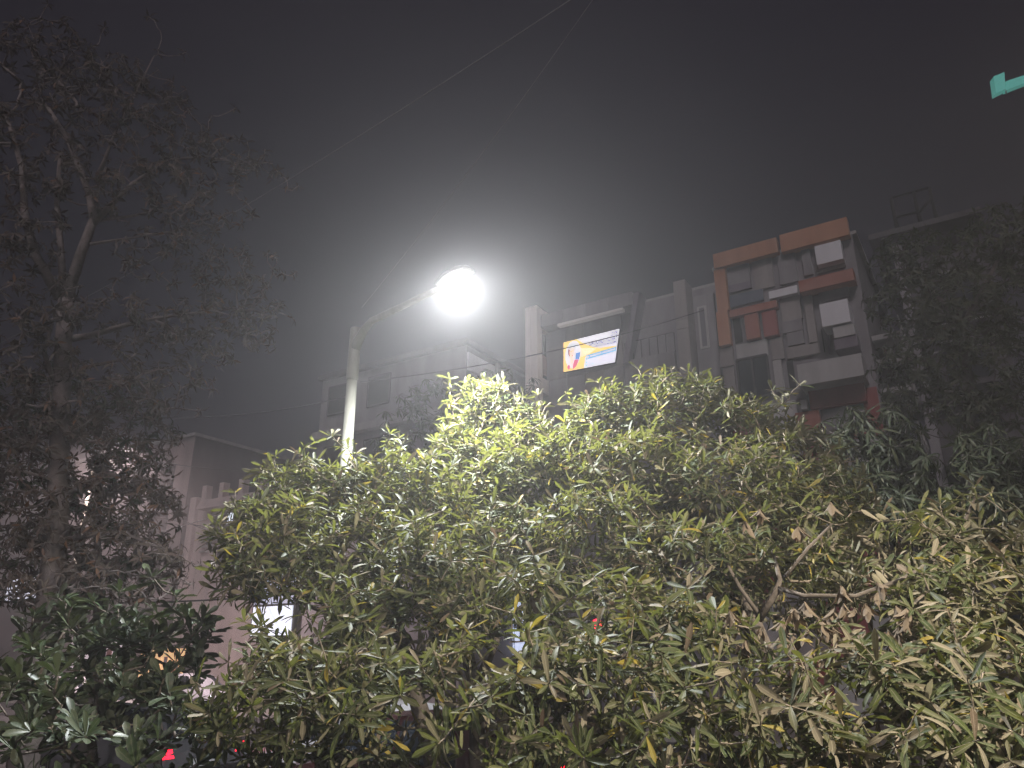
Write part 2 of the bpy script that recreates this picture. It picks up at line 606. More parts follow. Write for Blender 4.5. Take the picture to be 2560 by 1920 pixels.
def blob_tips(blobs, spacing, shell=.55, lower=.75, cull_back=1.0, clump=-1.45):
    """points spread through the outer part of a set of ellipsoids (px, py, d, rx px, ry px, depth ratio)"""
    C, Rr = [], []
    for b in blobs:
        px, py, d, rx, ry = b[:5]
        c = np.array(at(px, py, d))
        k = math.hypot(d, c[2] - ZC) / F
        C.append(c); Rr.append(np.array([rx * k, (rx * .55 + ry * .45) * k * (b[5] if len(b) > 5 else .8), ry * k]))
    C, Rr = np.array(C), np.array(Rr)
    pts, axes, grid = [], [], {}
    for c, r in zip(C, Rr):
        area = 4 * math.pi * ((r[0] * r[1]) ** 1.6 / 3 + (r[0] * r[2]) ** 1.6 / 3 + (r[1] * r[2]) ** 1.6 / 3) ** (1 / 1.6)
        n = int(area / spacing ** 2 * 1.5)
        for _ in range(n):
            v = rng.normal(size=3); v /= np.linalg.norm(v)
            if v[1] > .3 and rng.random() > cull_back:
                continue
            if v[2] < -.5 and rng.random() > lower:
                continue
            f = 1 - (rng.random() ** 1.6) * shell + rng.normal(0, .05)
            p = c + v * r * f
            q = np.min(np.sum(((p - C) / Rr) ** 2, axis=1))
            if q < .42 and rng.random() < .75:
                continue
            if p[2] < .25:
                continue
            nz_ = math.sin(p[0] * 9.1 + 1.3 * math.sin(p[2] * 7.3)) + math.sin(p[1] * 8.3 + p[2] * 5.1) + math.sin(p[2] * 10.7 + p[0] * 4.3 + 1.7)
            if nz_ < clump:
                continue
            cell = tuple(np.floor(p / spacing).astype(int))
            near = [g_ for dx in (-1, 0, 1) for dy in (-1, 0, 1) for dz in (-1, 0, 1) for g_ in grid.get((cell[0] + dx, cell[1] + dy, cell[2] + dz), ())]
            if any((g_[0] - p[0]) ** 2 + (g_[1] - p[1]) ** 2 + (g_[2] - p[2]) ** 2 < (spacing * .55) ** 2 for g_ in near):
                continue
            grid.setdefault(cell, []).append(p)
            pts.append(p)
            axes.append(v / r * np.mean(r))
    return np.array(pts), np.array(axes)

# ================================================================== the setting
SOIL = mat('soil', (.06, .05, .04), .95, .1, noise=.4, scale=3, bump=.4)
ASPHALT = mat('asphalt', (.05, .05, .052), .8, .3, noise=.35, scale=8, bump=.3)
PAVER = mat('paving', (.22, .2, .18), .85, .2, noise=.3, scale=4, bump=.2)
KERB = mat('kerb_concrete', (.32, .31, .29), .85, .2, noise=.3, scale=5)
WHITE_LINE = mat('road_paint', (.7, .7, .68), .7, .3, noise=.25, scale=9)

g = MB(); g.box(-140, 140, -25, 140, -.6, 0)
tag(g.build('ground', SOIL), kind='structure')
SL, SR = 60.0, -40.0
tag(MB().fbox(SR, SL, -.3, .02, 8.0, 21.6).build('road', ASPHALT), kind='structure')
tag(MB().fbox(SR, SL, -.3, .14, .0, 7.85).build('pavement', PAVER), kind='structure')
tag(MB().fbox(SR, SL, -.3, .15, 7.85, 8.0).build('kerb', KERB), kind='structure')
tag(MB().fbox(SR, SL, -.3, .15, 21.6, 21.8).build('kerb', KERB), kind='structure')
mk_ = MB()
for i in range(-6, 14):
    mk_.fbox(i * 4.5, i * 4.5 + 2, .02, .025, 14.7, 14.85)
tag(mk_.build('lane_marking', WHITE_LINE), kind='structure')

# ================================================================== buildings
GREY = mat('clad_grey', (.24, .225, .235), .55, .35, noise=.28, scale=1.6, streak=True)
GREY2 = mat('clad_warm_grey', (.27, .245, .235), .55, .35, noise=.25, scale=1.6, streak=True)
PURPLE = mat('clad_mauve', (.17, .145, .175), .5, .35, noise=.25, scale=1.5, streak=True)
BLUEGREY = mat('clad_blue_grey', (.11, .13, .17), .45, .4, noise=.25, scale=1.5, streak=True)
ORANGE = mat('clad_orange', (.42, .19, .10), .5, .35, noise=.22, scale=1.4, streak=True)
RED = mat('clad_brick_red', (.32, .12, .085), .5, .35, noise=.22, scale=1.4, streak=True)
MAROON = mat('clad_maroon', (.27, .07, .065), .5, .35, noise=.22, scale=1.4, streak=True)
WHITEP = mat('clad_white', (.72, .72, .74), .45, .4, noise=.14, scale=1.2, streak=True)
LGREY = mat('clad_light_grey', (.45, .44, .43), .5, .4, noise=.2, scale=1.4, streak=True)
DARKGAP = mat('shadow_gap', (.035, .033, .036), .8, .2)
CREAM = mat('clad_cream', (.82, .76, .70), .5, .4, noise=.12, scale=1.4, streak=True)
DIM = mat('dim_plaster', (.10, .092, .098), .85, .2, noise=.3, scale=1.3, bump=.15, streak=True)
GLASS = mat('dark_glass', (.02, .025, .032), .12, .6)
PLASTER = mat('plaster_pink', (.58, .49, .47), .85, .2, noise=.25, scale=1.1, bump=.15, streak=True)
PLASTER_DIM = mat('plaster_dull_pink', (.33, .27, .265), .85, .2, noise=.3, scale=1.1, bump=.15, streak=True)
PLASTER2 = mat('plaster_grey', (.34, .32, .32), .85, .2, noise=.25, scale=1.1, bump=.15, streak=True)
CONCRETE = mat('concrete', (.36, .35, .34), .85, .2, noise=.3, scale=1.3, bump=.2, streak=True)
BRICKT = mat('brick_tone', (.35, .2, .15), .85, .2, noise=.4, scale=9, bump=.4)
BLACKST = mat('black_steel', (.02, .02, .02), .7, .2)
METAL = mat('dark_steel', (.07, .065, .065), .6, .4, metal=.3, noise=.3, scale=7)
RAIL = mat('pale_rail', (.55, .53, .5), .5, .4, metal=.2)
ALU = mat('aluminium', (.55, .55, .56), .4, .5, metal=.5, noise=.15, scale=5)

def crop2(x, y):        # coordinates read off an enlargement of the clad house
    return 1720 + x * .3797, 440 + y * .3797

def crop1(x, y):        # coordinates read off an enlargement of the signboard house
    return 1260 + x * .28933, 680 + y * .28933

def panel(root, name, tl, br, t, m, thick=.08, conv=crop2, inset=.012, bevel=.012):
    """a facade panel whose face lies t in front of the house line"""
    s0, h1 = hit(*conv(*tl), t)
    s1, h0 = hit(*conv(*br), t)
    a, b = min(s0, s1), max(s0, s1)
    return fbox(name, a + inset, b - inset, min(h0, h1) + inset, max(h0, h1) - inset, t - thick, t, m, root, bevel)

# ---- the clad patchwork house
sL, _ = hit(*crop2(185, 900), .1)
_, roofB = hit(*crop2(1065, 330), .1)
roofB -= .15
DEPTH_B = 9.0
hb = thing('clad_building', fpt(sL / 2, 0, -4), 'tall narrow building clad in a patchwork of orange, grey and white panels', 'building')
fbox('wall', .05, sL - .02, 0, roofB - .12, -DEPTH_B, -.08, GREY, hb)
fbox('roof', -.12, sL + .05, roofB - .118, roofB + .02, -DEPTH_B - .1, -.1, CONCRETE, hb)
P_ = [  # top left, bottom right, proud, material, thickness
    ((160, 515), (595, 500), .32, ORANGE, .42), ((597, 388), (1065, 385), .32, ORANGE, .42),
    ((165, 620), (272, 880), .22, ORANGE, .3), ((180, 895), (285, 1105), .22, ORANGE, .3),
    ((250, 600), (413, 690), .06, GREY, .14), ((418, 563), (573, 725), .02, GREY2, .1),
    ((580, 525), (730, 690), .03, GREY, .11), ((738, 490), (825, 645), .05, GREY, .13), ((832, 590), (1040, 590), .04, GREY2, .12),
    ((828, 462), (1025, 545), .42, WHITEP, .5),
    ((722, 690), (1100, 684), .55, RED, .6),
    ((262, 722), (420, 735), .07, PURPLE, .14), ((268, 790), (500, 815), .02, BLUEGREY, .1),
    ((527, 760), (725, 768), .3, WHITEP, .36),
    ((268, 885), (590, 862), .26, RED, .34), ((365, 915), (478, 1062), .2, RED, .28), ((480, 898), (598, 1042), .2, MAROON, .28),
    ((600, 808), (755, 935), .08, GREY2, .16), ((610, 960), (760, 1012), .1, GREY, .18), ((645, 1035), (770, 1100), .1, GREY, .18),
    ((750, 775), (858, 1090), .12, GREY2, .2), ((852, 755), (1065, 790), .1, GREY, .18),
    ((860, 845), (1075, 958), .95, WHITEP, 1.0),
    ((948, 995), (1105, 1042), .85, LGREY, .9), ((955, 1068), (1125, 1118), .8, PURPLE, .85),
    ((900, 1010), (948, 1165), .05, PURPLE, .12),
    ((200, 1135), (308, 1245), .05, GREY2, .12), ((312, 1112), (532, 1180), .05, LGREY, .12), ((537, 1078), (640, 1198), .05, GREY2, .12),
    ((643, 1130), (872, 1165), .06, GREY2, .13),
    ((228, 1270), (328, 1490), .05, GREY2, .12), ((552, 1215), (640, 1412), .05, LGREY, .12),
    ((712, 1242), (1165, 1312), 1.15, LGREY, 1.2),
    ((785, 1395), (1180, 1480), .35, MAROON, .42), ((700, 1560), (880, 1659), .3, RED, .36), ((735, 1475), (790, 1532), .5, LGREY, .3),
    ((885, 1535), (1180, 1640), .1, GREY, .16),
]
for tl, br, t, m, th in P_:
    panel(hb, 'panel', tl, br, t, m, th)
w = panel(hb, 'window', (320, 1215), (550, 1440), .0, GLASS, .05)
s0, h1 = hit(*crop2(320, 1215), 0.02); s1, h0 = hit(*crop2(550, 1440), .02)
fb = MB()
for ss in (s0, (s0 + s1) / 2, s1):
    fb.fbox(ss - .04, ss + .04, h0, h1, .0, .06)
fb.fbox(s1, s0, h1 - .05, h1 + .05, .0, .062); fb.fbox(s1, s0, h0 - .05, h0 + .05, .0, .062)
fb.build('window_frame', METAL, w)
panel(hb, 'recess_shade', (645, 1220), (715, 1390), .01, DARKGAP, .05)  # recesses drawn as near-black plates, their shade put into the colour
panel(hb, 'recess_shade', (872, 1005), (905, 1160), .01, DARKGAP, .05)
panel(hb, 'recess_shade', (290, 932), (362, 1090), .02, DARKGAP, .08)
# lower storeys hidden by the trees: plain bands of panel
sA, hA = hit(*crop2(700, 1659), .05)
k = 0
for hh in np.arange(.3, hA - .3, 1.9):
    for a in np.arange(.1, sL - .5, 1.45):
        fbox('panel', a, min(a + 1.42, sL - .05), hh, hh + 1.86, -.08, .04, (GREY2, LGREY, MAROON)[k % 3], hb, .012); k += 1
# right-hand side wall: balconies with rails
for i, (yy, tx) in enumerate(((470, .0), (575, 0), (710, 0), (1000, 0))):
    t_, h_ = hit_side(*crop2(1180, yy), -.9)
    fbox('balcony', -1.0, .03, h_ - .5, h_ - .3, -5.2, -.6, CONCRETE, hb)
    r_ = MB()
    for q in (0, .38):
        r_.tube([fpt(-.98, h_ + q, -5.1), fpt(-.98, h_ + q, -.7)], .025, 6)
    for tt in np.arange(-5.0, -.6, .8):
        r_.tube([fpt(-.98, h_ - .3, tt), fpt(-.98, h_ + .38, tt)], .018, 5)
    r_.build('railing', RAIL, hb)

# ---- the signboard house
TW = -1.1
hs_ = thing('signboard_building', fpt(10.5, 0, -5), 'grey tile clad building with a square projecting frame around a lit signboard', 'building')
sF0, hF1 = hit(1312, 770, .0)
sF1, _ = hit(1342, 800, .0)
sB, _ = hit(1790, 800, TW)
sPr, hPt = hit(1682, 705, 0.0)
sPl, _ = hit(1712, 705, .0)
_, hTop = hit(1384, 797, TW + .55)
sEnd, hEnd = hit(1584, 735, TW + .55)
hTop = max(hTop, hEnd)
# back wall in panels
fbox('wall', sL + .06, sF0 + .0, 0, hTop - .25, -10, TW - .1, GREY, hs_)
s_right, h_l = hit(1558, 905, TW)
sLeftW = sF1 - .02
rows = [0, 1.9, 3.8, 5.7, 7.6]
_, hb0 = hit(1408, 945, TW)
rows += list(np.linspace(7.6, hb0, 3)[1:]) + [hb0 + 1.7, hb0 + 3.4, hTop - .3]
rows = sorted(set(round(r, 2) for r in rows))
for i in range(len(rows) - 1):
    cs = np.linspace(s_right, sLeftW, 5)
    for j in range(4):
        fbox('tile_panel', cs[j] + .008, cs[j + 1] - .008, rows[i] + .008, rows[i + 1] - .008, TW - .1, TW, GREY if (i + j) % 3 else GREY2, hs_, .008)
# projecting frame: post, top and bottom returns
fp = [0, 2.2, 4.4, 6.6, 8.4, 10.1, 11.4, 12.9]
fp = [v for v in fp if v < hF1 - .8] + [hF1]
for i in range(len(fp) - 1):
    mid = (sF1 * .45 + sF0 * .55)
    fbox('frame_panel', sF1, mid - .006, fp[i] + .006, fp[i + 1] - .006, -.5, 0, CREAM, hs_, .01)
    fbox('frame_panel', mid + .006, sF0, fp[i] + .006, fp[i + 1] - .006, -.5, 0, CREAM, hs_, .01)
_, hr0 = hit(1345, 815, -.1)
fbox('frame_return', sF1 - .0, sF0 - .05, hr0, hF1 - .02, TW, -.502, CREAM, hs_, .01)
_, hq1 = hit(1345, 938, -.1); _, hq0 = hit(1345, 975, -.1)
fbox('frame_return', sF1 - .0, sF0 - .05, hq0, hq1, TW, -.502, CREAM, hs_, .01)
_, ha1 = hit(1345, 888, -.6); _, ha0 = hit(1345, 935, -.6)
fbox('brick_panel', sF1 + .1, sF0 - .15, ha0, ha1, TW, -.62, BRICKT, hs_)
fbox('recess_shade', sF1 + .15, sF0 - .2, hq1 + .02, hr0 - .02, TW - .05, TW + .04, DARKGAP, hs_)  # near-black plate: shade between the frame returns put into its colour
# parapet beam over the signboard; its underside catches the light of the sign
_, hs1 = hit(*crop1(430, 440), TW + .75)
hSof = hit(*crop1(430, 452), TW + .75)[1]
xx = np.linspace(sEnd, sLeftW, 5)
for j in range(4):
    fbox('parapet_panel', xx[j] + .006, xx[j + 1] - .006, hSof, hTop + .05, TW, TW + .75, GREY, hs_, .008)
# strip light under the beam
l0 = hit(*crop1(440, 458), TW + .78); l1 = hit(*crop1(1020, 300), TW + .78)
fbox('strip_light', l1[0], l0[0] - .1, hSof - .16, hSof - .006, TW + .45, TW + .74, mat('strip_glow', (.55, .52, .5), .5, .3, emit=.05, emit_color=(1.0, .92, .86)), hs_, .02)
# slanting right cheek of the sign recess
q0 = hit(*crop1(1120, 180), TW + .75); q1 = hit(*crop1(1025, 790), TW + .5)
ck = MB()
a0, a1 = q0[0], q1[0]
ck.hexa([fpt(a1 - .28, q1[1], TW + .5), fpt(a1 - .28, q1[1], TW - .08), fpt(a1, q1[1], TW - .08), fpt(a1, q1[1], TW + .5),
         fpt(a0 - .28, q0[1], TW + .745), fpt(a0 - .28, q0[1], TW - .08), fpt(a0, q0[1], TW - .08), fpt(a0, q0[1], TW + .745)])
ck.build('cheek_panel', PURPLE, hs_, .01)
# ledge below, between the sign and the pillar
lg0 = hit(*crop1(1040, 770), TW + .3); lg1 = hit(*crop1(1480, 800), TW + .3)
cs = np.linspace(lg1[0], lg0[0], 4)
for j in range(3):
    fbox('ledge_panel', cs[j] + .006, cs[j + 1] - .006, lg0[1] - 1.5, lg0[1], TW + .004, TW + .3, GREY, hs_, .01)
fbox('roof', sL + .1, sF0 - .02, hTop - .248, hTop - .12, -10, TW - .1, CONCRETE, hs_)
rl = MB()
for kk in np.linspace(lg1[0], lg0[0], 7):
    rl.tube([fpt(kk, lg0[1], TW + .15), fpt(kk, lg0[1] + .95, TW + .15)], .018, 5)
rl.tube([fpt(lg1[0], lg0[1] + .95, TW + .15), fpt(lg0[0], lg0[1] + .95, TW + .15)], .022, 5)
rl.build('railing', METAL, hs_)
# tall pillar beside the clad house
pil = [0, 2.5, 5, 7.5, 9.6, hit(1690, 825, 0)[1], hit(1690, 803, 0)[1], hPt]
pil = sorted(v for v in pil if v <= hPt)
for i in range(len(pil) - 1):
    fbox('pillar_panel', min(sPl, sPr), max(sPl, sPr), pil[i] + .006, pil[i + 1] - .006, -.9, 0, GREY2, hs_, .01)
fbox('pillar_return', sL + .35, min(sPl, sPr) - .0, 0, hPt - .5, -3.0, -.95, GREY, hs_)
sw0, hw1 = hit(1742, 768, -.9); sw1, hw0 = hit(1775, 868, -.9)
wn_ = fbox('window', min(sw0, sw1), max(sw0, sw1), hw0, hw1, -.95, -.9, LGREY, hs_)
MB().fbox(min(sw0, sw1) + .1, max(sw0, sw1) - .1, hw0 + .1, hw1 - .1, -.9, -.88).build('pane', mat('dim_pane', (.16, .16, .17), .3, .5), wn_)
# dark shop window under the sign
s0, h1 = hit(*crop1(590, 1090), TW + .02); s1, h0 = hit(*crop1(1000, 1500), TW + .02)
w = fbox('window', s1, s0, h0, h1, TW + .002, TW + .03, GLASS, hs_)
fm = MB()
for f_ in np.linspace(s1, s0, 4):
    fm.fbox(f_ - .04, f_ + .04, h0, h1, TW + .03, TW + .08)
fm.build('window_frame', ALU, w)

# ---- the lit signboard (its own thing on the wall)
def bb(a, b, off=0.0):
    tl, tr, brr, bl = SIGN
    p = (Vector(tl) * (1 - a) + Vector(tr) * a) * (1 - b) + (Vector(bl) * (1 - a) + Vector(brr) * a) * b
    return p + N * off

TS = TW + .16
SIGN = [fpt(*hit(*c, TS), TS) for c in ((1408.5, 856), (1549.5, 821), (1538, 906), (1408.5, 931))]
sg = thing('signboard', (SIGN[3] + SIGN[2]) / 2, 'glowing yellow and white advertising signboard reading GROUND TO SKY', 'signboard')
def glow(name, c, e):
    return mat(name, c, .5, .2, emit=e, emit_color=c)
E_WHITE = glow('sign_white', (.92, .90, .98), .82)
E_YEL = glow('sign_yellow', (1.0, .70, .20), .95)
E_PALE = glow('sign_pale_yellow', (1.0, .86, .50), .95)
E_BLUE = glow('sign_blue', (.12, .30, .72), .8)
E_TEAL = glow('sign_light_blue', (.22, .48, .78), .8)
E_PINK = glow('sign_pink', (.85, .16, .28), .8)
E_SKIN = glow('sign_skin', (1.0, .72, .52), .9)
E_HAIR = glow('sign_hair', (.38, .16, .20), .6)
E_INK = glow('sign_ink', (.10, .10, .30), .3)
E_SOFT = glow('sign_lilac', (.70, .66, .92), .8)
cs_ = MB()
cs_.hexa([bb(0, 1, -.15), bb(1, 1, -.15), bb(1, 1, 0), bb(0, 1, 0), bb(0, 0, -.15), bb(1, 0, -.15), bb(1, 0, 0), bb(0, 0, 0)])
cs_.build('case', METAL, sg)
MB().face([bb(0.005, .99, .006), bb(.995, .99, .006), bb(.995, .01, .006), bb(.005, .01, .006)]).build('face', E_WHITE, sg)
def flat(name, pts, m, off):
    b_ = MB(); b_.face([bb(a, b, off) for a, b in reversed(pts)]); o = b_.build(name, m, sg)
    return o
flat('yellow_field', [(.005, .01), (.25, .01), (.42, .25), (.60, .42), (.95, .50), (.99, .52), (.99, .54), (.42, .66), (.41, .99), (.005, .99)], E_YEL, .010)
flat('pale_field', [(.28, .30), (.52, .40), (.62, .47), (.44, .60), (.34, .62)], E_PALE, .013)
def ell(cx, cy_, rx, ry, n=24, a0=0, a1=360):
    return [(cx + rx * math.cos(R(a0 + (a1 - a0) * i / n)), cy_ + ry * math.sin(R(a0 + (a1 - a0) * i / n))) for i in range(n + 1)]
flat('portrait_disc', ell(.185, .48, .145, .44)[:-1], E_WHITE, .014)
flat('portrait_hair', ell(.150, .36, .062, .20)[:-1], E_HAIR, .017)
flat('portrait_cap', ell(.165, .22, .062, .12)[:-1], glow('sign_grey', (.66, .70, .78), .8), .019)
flat('portrait_neck', [(.135, .55), (.185, .52), (.195, .80), (.14, .82)], E_SKIN, .020)
flat('portrait_face', ell(.165, .42, .043, .17)[:-1], E_SKIN, .022)
flat('portrait_mouth', ell(.178, .52, .016, .018, 10)[:-1], E_PINK, .025)
flat('portrait_eye', ell(.152, .37, .010, .012, 8)[:-1], E_HAIR, .025)
flat('portrait_eye', ell(.184, .36, .010, .012, 8)[:-1], E_HAIR, .025)
flat('blue_sash', [(.235, .46), (.325, .45), (.322, .56), (.305, .68), (.235, .66)], E_BLUE, .018)
flat('red_jacket', [(.215, .66), (.302, .69), (.262, .88), (.19, .97), (.185, .86)], E_PINK, .019)
flat('red_jacket', [(.072, .86), (.11, .77), (.135, .84), (.128, .95), (.10, .95)], E_PINK, .019)
flat('blue_band', [(.435, .605), (.985, .535), (.985, .665), (.435, .745)], E_TEAL, .015)
flat('band_disc', ell(.465, .668, .022, .045, 14)[:-1], E_WHITE, .018)
for a, b in ((.51, .72), (.755, .97)):                                       # number too blurred to read
    n_ = 9
    for i in range(n_):
        f0 = a + (b - a) * i / n_
        yy = .655 - (f0 - .51) * .135
        flat('number_mark', [(f0, yy - .02), (f0 + (b - a) / n_ * .7, yy - .022), (f0 + (b - a) / n_ * .7, yy + .03), (f0, yy + .032)], E_WHITE, .018)
flat('number_mark', [(.737, .60), (.743, .60), (.735, .665), (.729, .665)], E_WHITE, .018)
for y0, x0, x1, m in ((.80, .45, .66, E_SOFT), (.775, .72, .97, E_SOFT), (.90, .50, .60, E_TEAL), (.885, .64, .97, E_SOFT), (.45, .66, .985, E_SOFT)):
    flat('text_line', [(x0, y0), (x1, y0 - (x1 - x0) * .06), (x1, y0 + .022 - (x1 - x0) * .06), (x0, y0 + .022)], m, .018)
flat('icon_disc', ell(.45, .825, .014, .03, 12)[:-1], E_TEAL, .018)
flat('icon_disc', ell(.45, .925, .018, .035, 12)[:-1], E_TEAL, .018)
flat('yellow_mark', ell(.69, .785, .008, .035, 10)[:-1], E_YEL, .018)

def lettering(text, a0, b0, a1, height, m, parent, name='lettering'):
    c = bpy.data.curves.new(name, 'FONT')
    c.body = text
    c.size = 1.0
    c.offset = .018
    c.fill_mode = 'FRONT' if hasattr(c, 'fill_mode') else c.fill_mode
    tmp = bpy.data.objects.new('tmp', c)
    col.objects.link(tmp)
    dg = bpy.context.evaluated_depsgraph_get()
    me = bpy.data.meshes.new_from_object(tmp.evaluated_get(dg))
    bpy.data.objects.remove(tmp)
    n = len(me.vertices)
    co = np.empty(n * 3, np.float32); me.vertices.foreach_get('co', co); co = co.reshape(-1, 3)
    x0, x1, y0, y1 = co[:, 0].min(), co[:, 0].max(), co[:, 1].min(), co[:, 1].max()
    o0 = origin_of(parent)
    out = []
    for x, y, z in co:
        fx, fy = (x - x0) / (x1 - x0), (y - y0) / (y1 - y0)
        a = a0 + (a1 - a0) * fx
        p = bb(a, b0 - height * fy, .020) - o0
        out.append(p)
    for i, p in enumerate(out):
        me.vertices[i].co = p
    me.materials.clear(); me.materials.append(m)
    o = bpy.data.objects.new(name, me)
    return link(o, parent)
lettering('GTS', .855, .175, .975, .115, E_INK, sg)
lettering('GROUND TO SKY', .475, .325, .992, .135, E_INK, sg)
lettering('AIRHOSTESS ACADEMY', .575, .415, .99, .07, E_INK, sg)

# ---- block standing forward in the lamp glow
DT = 4.5
sD, hD = hit(1164, 853, DT)
sD2, _ = hit(800, 1000, DT)
hd = thing('forward_building', fpt((sD + sD2) / 2, 0, 2), 'pale plastered block fading into the haze right under the street lamp', 'building')
fbox('wall', sD + .02, sD2, 0, hD - .15, -8, DT - .1, GREY, hd)
fbox('roof', sD - .15, sD2 + .1, hD - .148, hD + .1, -8.2, DT + .15, DIM, hd)
tA, hA1 = hit_side(1169, 880, sD); tB, hB0 = hit_side(1235, 932, sD)
fbox('side_panel', sD - .06, sD + .018, hit_side(1169, 924, sD)[1], hA1, tB, tA, WHITEP, hd)
fbox('side_pilaster', sD - .12, sD + .018, 3, hD - .3, tB - .35, tB - .1, LGREY, hd)
for i in range(4):
    hz = hit(985, 1046, DT)[1] + (i - 2) * 3.1
    if hz + 2.6 > hD:
        continue
    fbox('floor_band', sD + .1, sD2, hz - .35, hz, DT - .098, DT + .3, PLASTER2, hd)
    for j in range(2):
        ss = sD + 4.4 + j * 2.6
        w = fbox('window', ss, ss + 1.3, hz + .9, hz + 2.3, DT - .12, DT - .06, DARKGAP, hd)
        f2 = MB()
        f2.fbox(ss - .06, ss, hz + .85, hz + 2.35, DT - .1, DT - .02); f2.fbox(ss + 1.3, ss + 1.36, hz + .85, hz + 2.35, DT - .1, DT - .02)
        f2.fbox(ss, ss + 1.3, hz + 2.3, hz + 2.36, DT - .1, DT - .02); f2.fbox(ss, ss + 1.3, hz + .84, hz + .9, DT - .1, DT + .03)
        f2.build('window_frame', DIM, w)

# ---- terrace house and the taller block beside it (left, in the pink street light)
sE0, hE = hit(500, 1240, 0)
sE1, _ = hit(800, 1200, 0)
he = thing('terrace_building', fpt((sE0 + sE1) / 2, 0, -4), 'low pink plastered house with stub posts along its roof terrace', 'building')
hE = hit(620, 1232, 0)[1]
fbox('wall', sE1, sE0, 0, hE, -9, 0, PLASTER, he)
for px in (510, 552, 600, 648, 696, 744):
    sp, hp = hit(px, 1232, -.05)
    fbox('terrace_post', sp - .22, sp + .22, hE, hE + .95, -.5, -.04, PLASTER, he, .02)
fbox('parapet', sE1 - .1, sE0 + .1, hE - .5, hE - .25, 0, .12, PLASTER, he)
E_WIN = mat('lit_pane', (.85, .88, 1.0), .4, .3, emit=1.6, emit_color=(.82, .88, 1.0), sample_light=False)
for k_, (x0, y0, x1, y1, lit) in enumerate(((530, 1275, 538, 1330, 0), (546, 1282, 557, 1345, 0), (566, 1280, 581, 1330, 1), (586, 1280, 640, 1330, 0),
                             (655, 1275, 700, 1330, 0), (518, 1340, 530, 1362, 0), (545, 1365, 600, 1400, 0), (650, 1365, 760, 1395, 0))):
    a0, b1 = hit(x0, y0, .02); a1, b0 = hit(x1, y1, .02)
    w = fbox('window', a1, a0, b0, b1, .002, .03, GLASS, he)
    if lit:
        MB().fbox(a1 + .12, a0 - .2, b1 - .75, b1 - .1, .03, .045).build('pane', E_WIN, w)
    MB().fbox(a1 - .1, a0 + .1, b0 - .12, b0 - .002, .002, .16).build('sill', CONCRETE, w)
hz0 = hit(620, 1262, 0)[1]
fbox('sunshade', sE1, sE0 - .8, hz0, hz0 + .12, .002, .7, PLASTER, he)
hz1 = hit(740, 1352, .4)[1]
fbox('balcony', sE1, hit(690, 1352, .4)[0], hz1 - 1.2, hz1 - 1.05, .002, 1.1, CONCRETE, he)
rb = MB()
for kk in np.arange(sE1, hit(690, 1352, .4)[0], .22):
    rb.tube([fpt(kk, hz1 - 1.05, 1.05), fpt(kk, hz1, 1.05)], .02, 5)
rb.tube([fpt(sE1, hz1, 1.05), fpt(hit(690, 1352, .4)[0], hz1, 1.05)], .03, 5)
rb.build('railing', METAL, he)
fbox('corner_pilaster', sE0 - .05, sE0 + .55, 0, hE + .2, -.6, .25, PLASTER, he)
for k_ in range(4):
    hh = hit(520, 1340 + k_ * 13, .02)[1]
    fbox('louvre', hit(512, 1340, 0)[0] - .5, hit(512, 1340, 0)[0] + .1, hh - .05, hh + .04, .004, .2, CONCRETE, he)

sT, hT = hit(489, 1083, .3)
ht_ = thing('tall_block', fpt(sT + 5, 0, -6), 'tall plain block with a blank side wall coloured dark for shade above the terrace house', 'building')
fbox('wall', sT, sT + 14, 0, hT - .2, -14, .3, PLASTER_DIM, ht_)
fbox('side_wall_shade', sT - .06, sT - .002, 0, hT - .2, -14, .28, DIM, ht_)  # dark slab over the plaster: shade of the unlit side put into colour
fbox('roof', sT - .2, sT + 14.2, hT - .198, hT, -14.2, .5, CONCRETE, ht_)
for i in range(5):
    for j in range(3):
        ss, hh = sT + 1.6 + j * 3.4, 3.6 + i * 3.0
        if hh + 1.5 < hT - 1:
            w = fbox('window', ss, ss + 1.5, hh, hh + 1.5, .302, .33, GLASS, ht_)
            MB().fbox(ss - .1, ss + 1.6, hh + 1.5, hh + 1.6, .302, .8).build('sunshade', CONCRETE, w)

# ---- neighbour behind the dark tree
sN, hN = hit(2215, 590, -4)
hn = thing('balcony_building', fpt(-4, 0, -8), 'dim building with railed balconies behind the dark tree', 'building')
sN = hit(2245, 700, -4.0)[0]
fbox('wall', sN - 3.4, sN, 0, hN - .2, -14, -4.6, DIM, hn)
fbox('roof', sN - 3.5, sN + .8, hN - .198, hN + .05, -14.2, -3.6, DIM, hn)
fbox('column', sN - .35, sN, 0, hN - .2, -4.59, -4.0, GREY, hn)
for yy in (795, 825, 856, 890):
    _, hh = hit(2290, yy, -3.6)
    rr = MB()
    rr.tube([fpt(sN - 3.2, hh, -3.6), fpt(sN + .1, hh, -3.6)], .03, 6)
    rr.build('rail', LGREY, hn)
for k_ in range(5):
    hh = hN - 3.2 - k_ * 3.1
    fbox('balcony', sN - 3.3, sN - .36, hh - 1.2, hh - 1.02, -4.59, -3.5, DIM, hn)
    for j in range(1):
        ss = sN - 2.6 - j * 2.6
        w = fbox('window', ss, ss + 1.5, hh - .6, hh + 1.0, -4.59, -4.55, GLASS, hn)
        MB().fbox(ss - .05, ss + 1.55, hh + 1.0, hh + 1.08, -4.59, -4.4).build('lintel', CONCRETE, w)

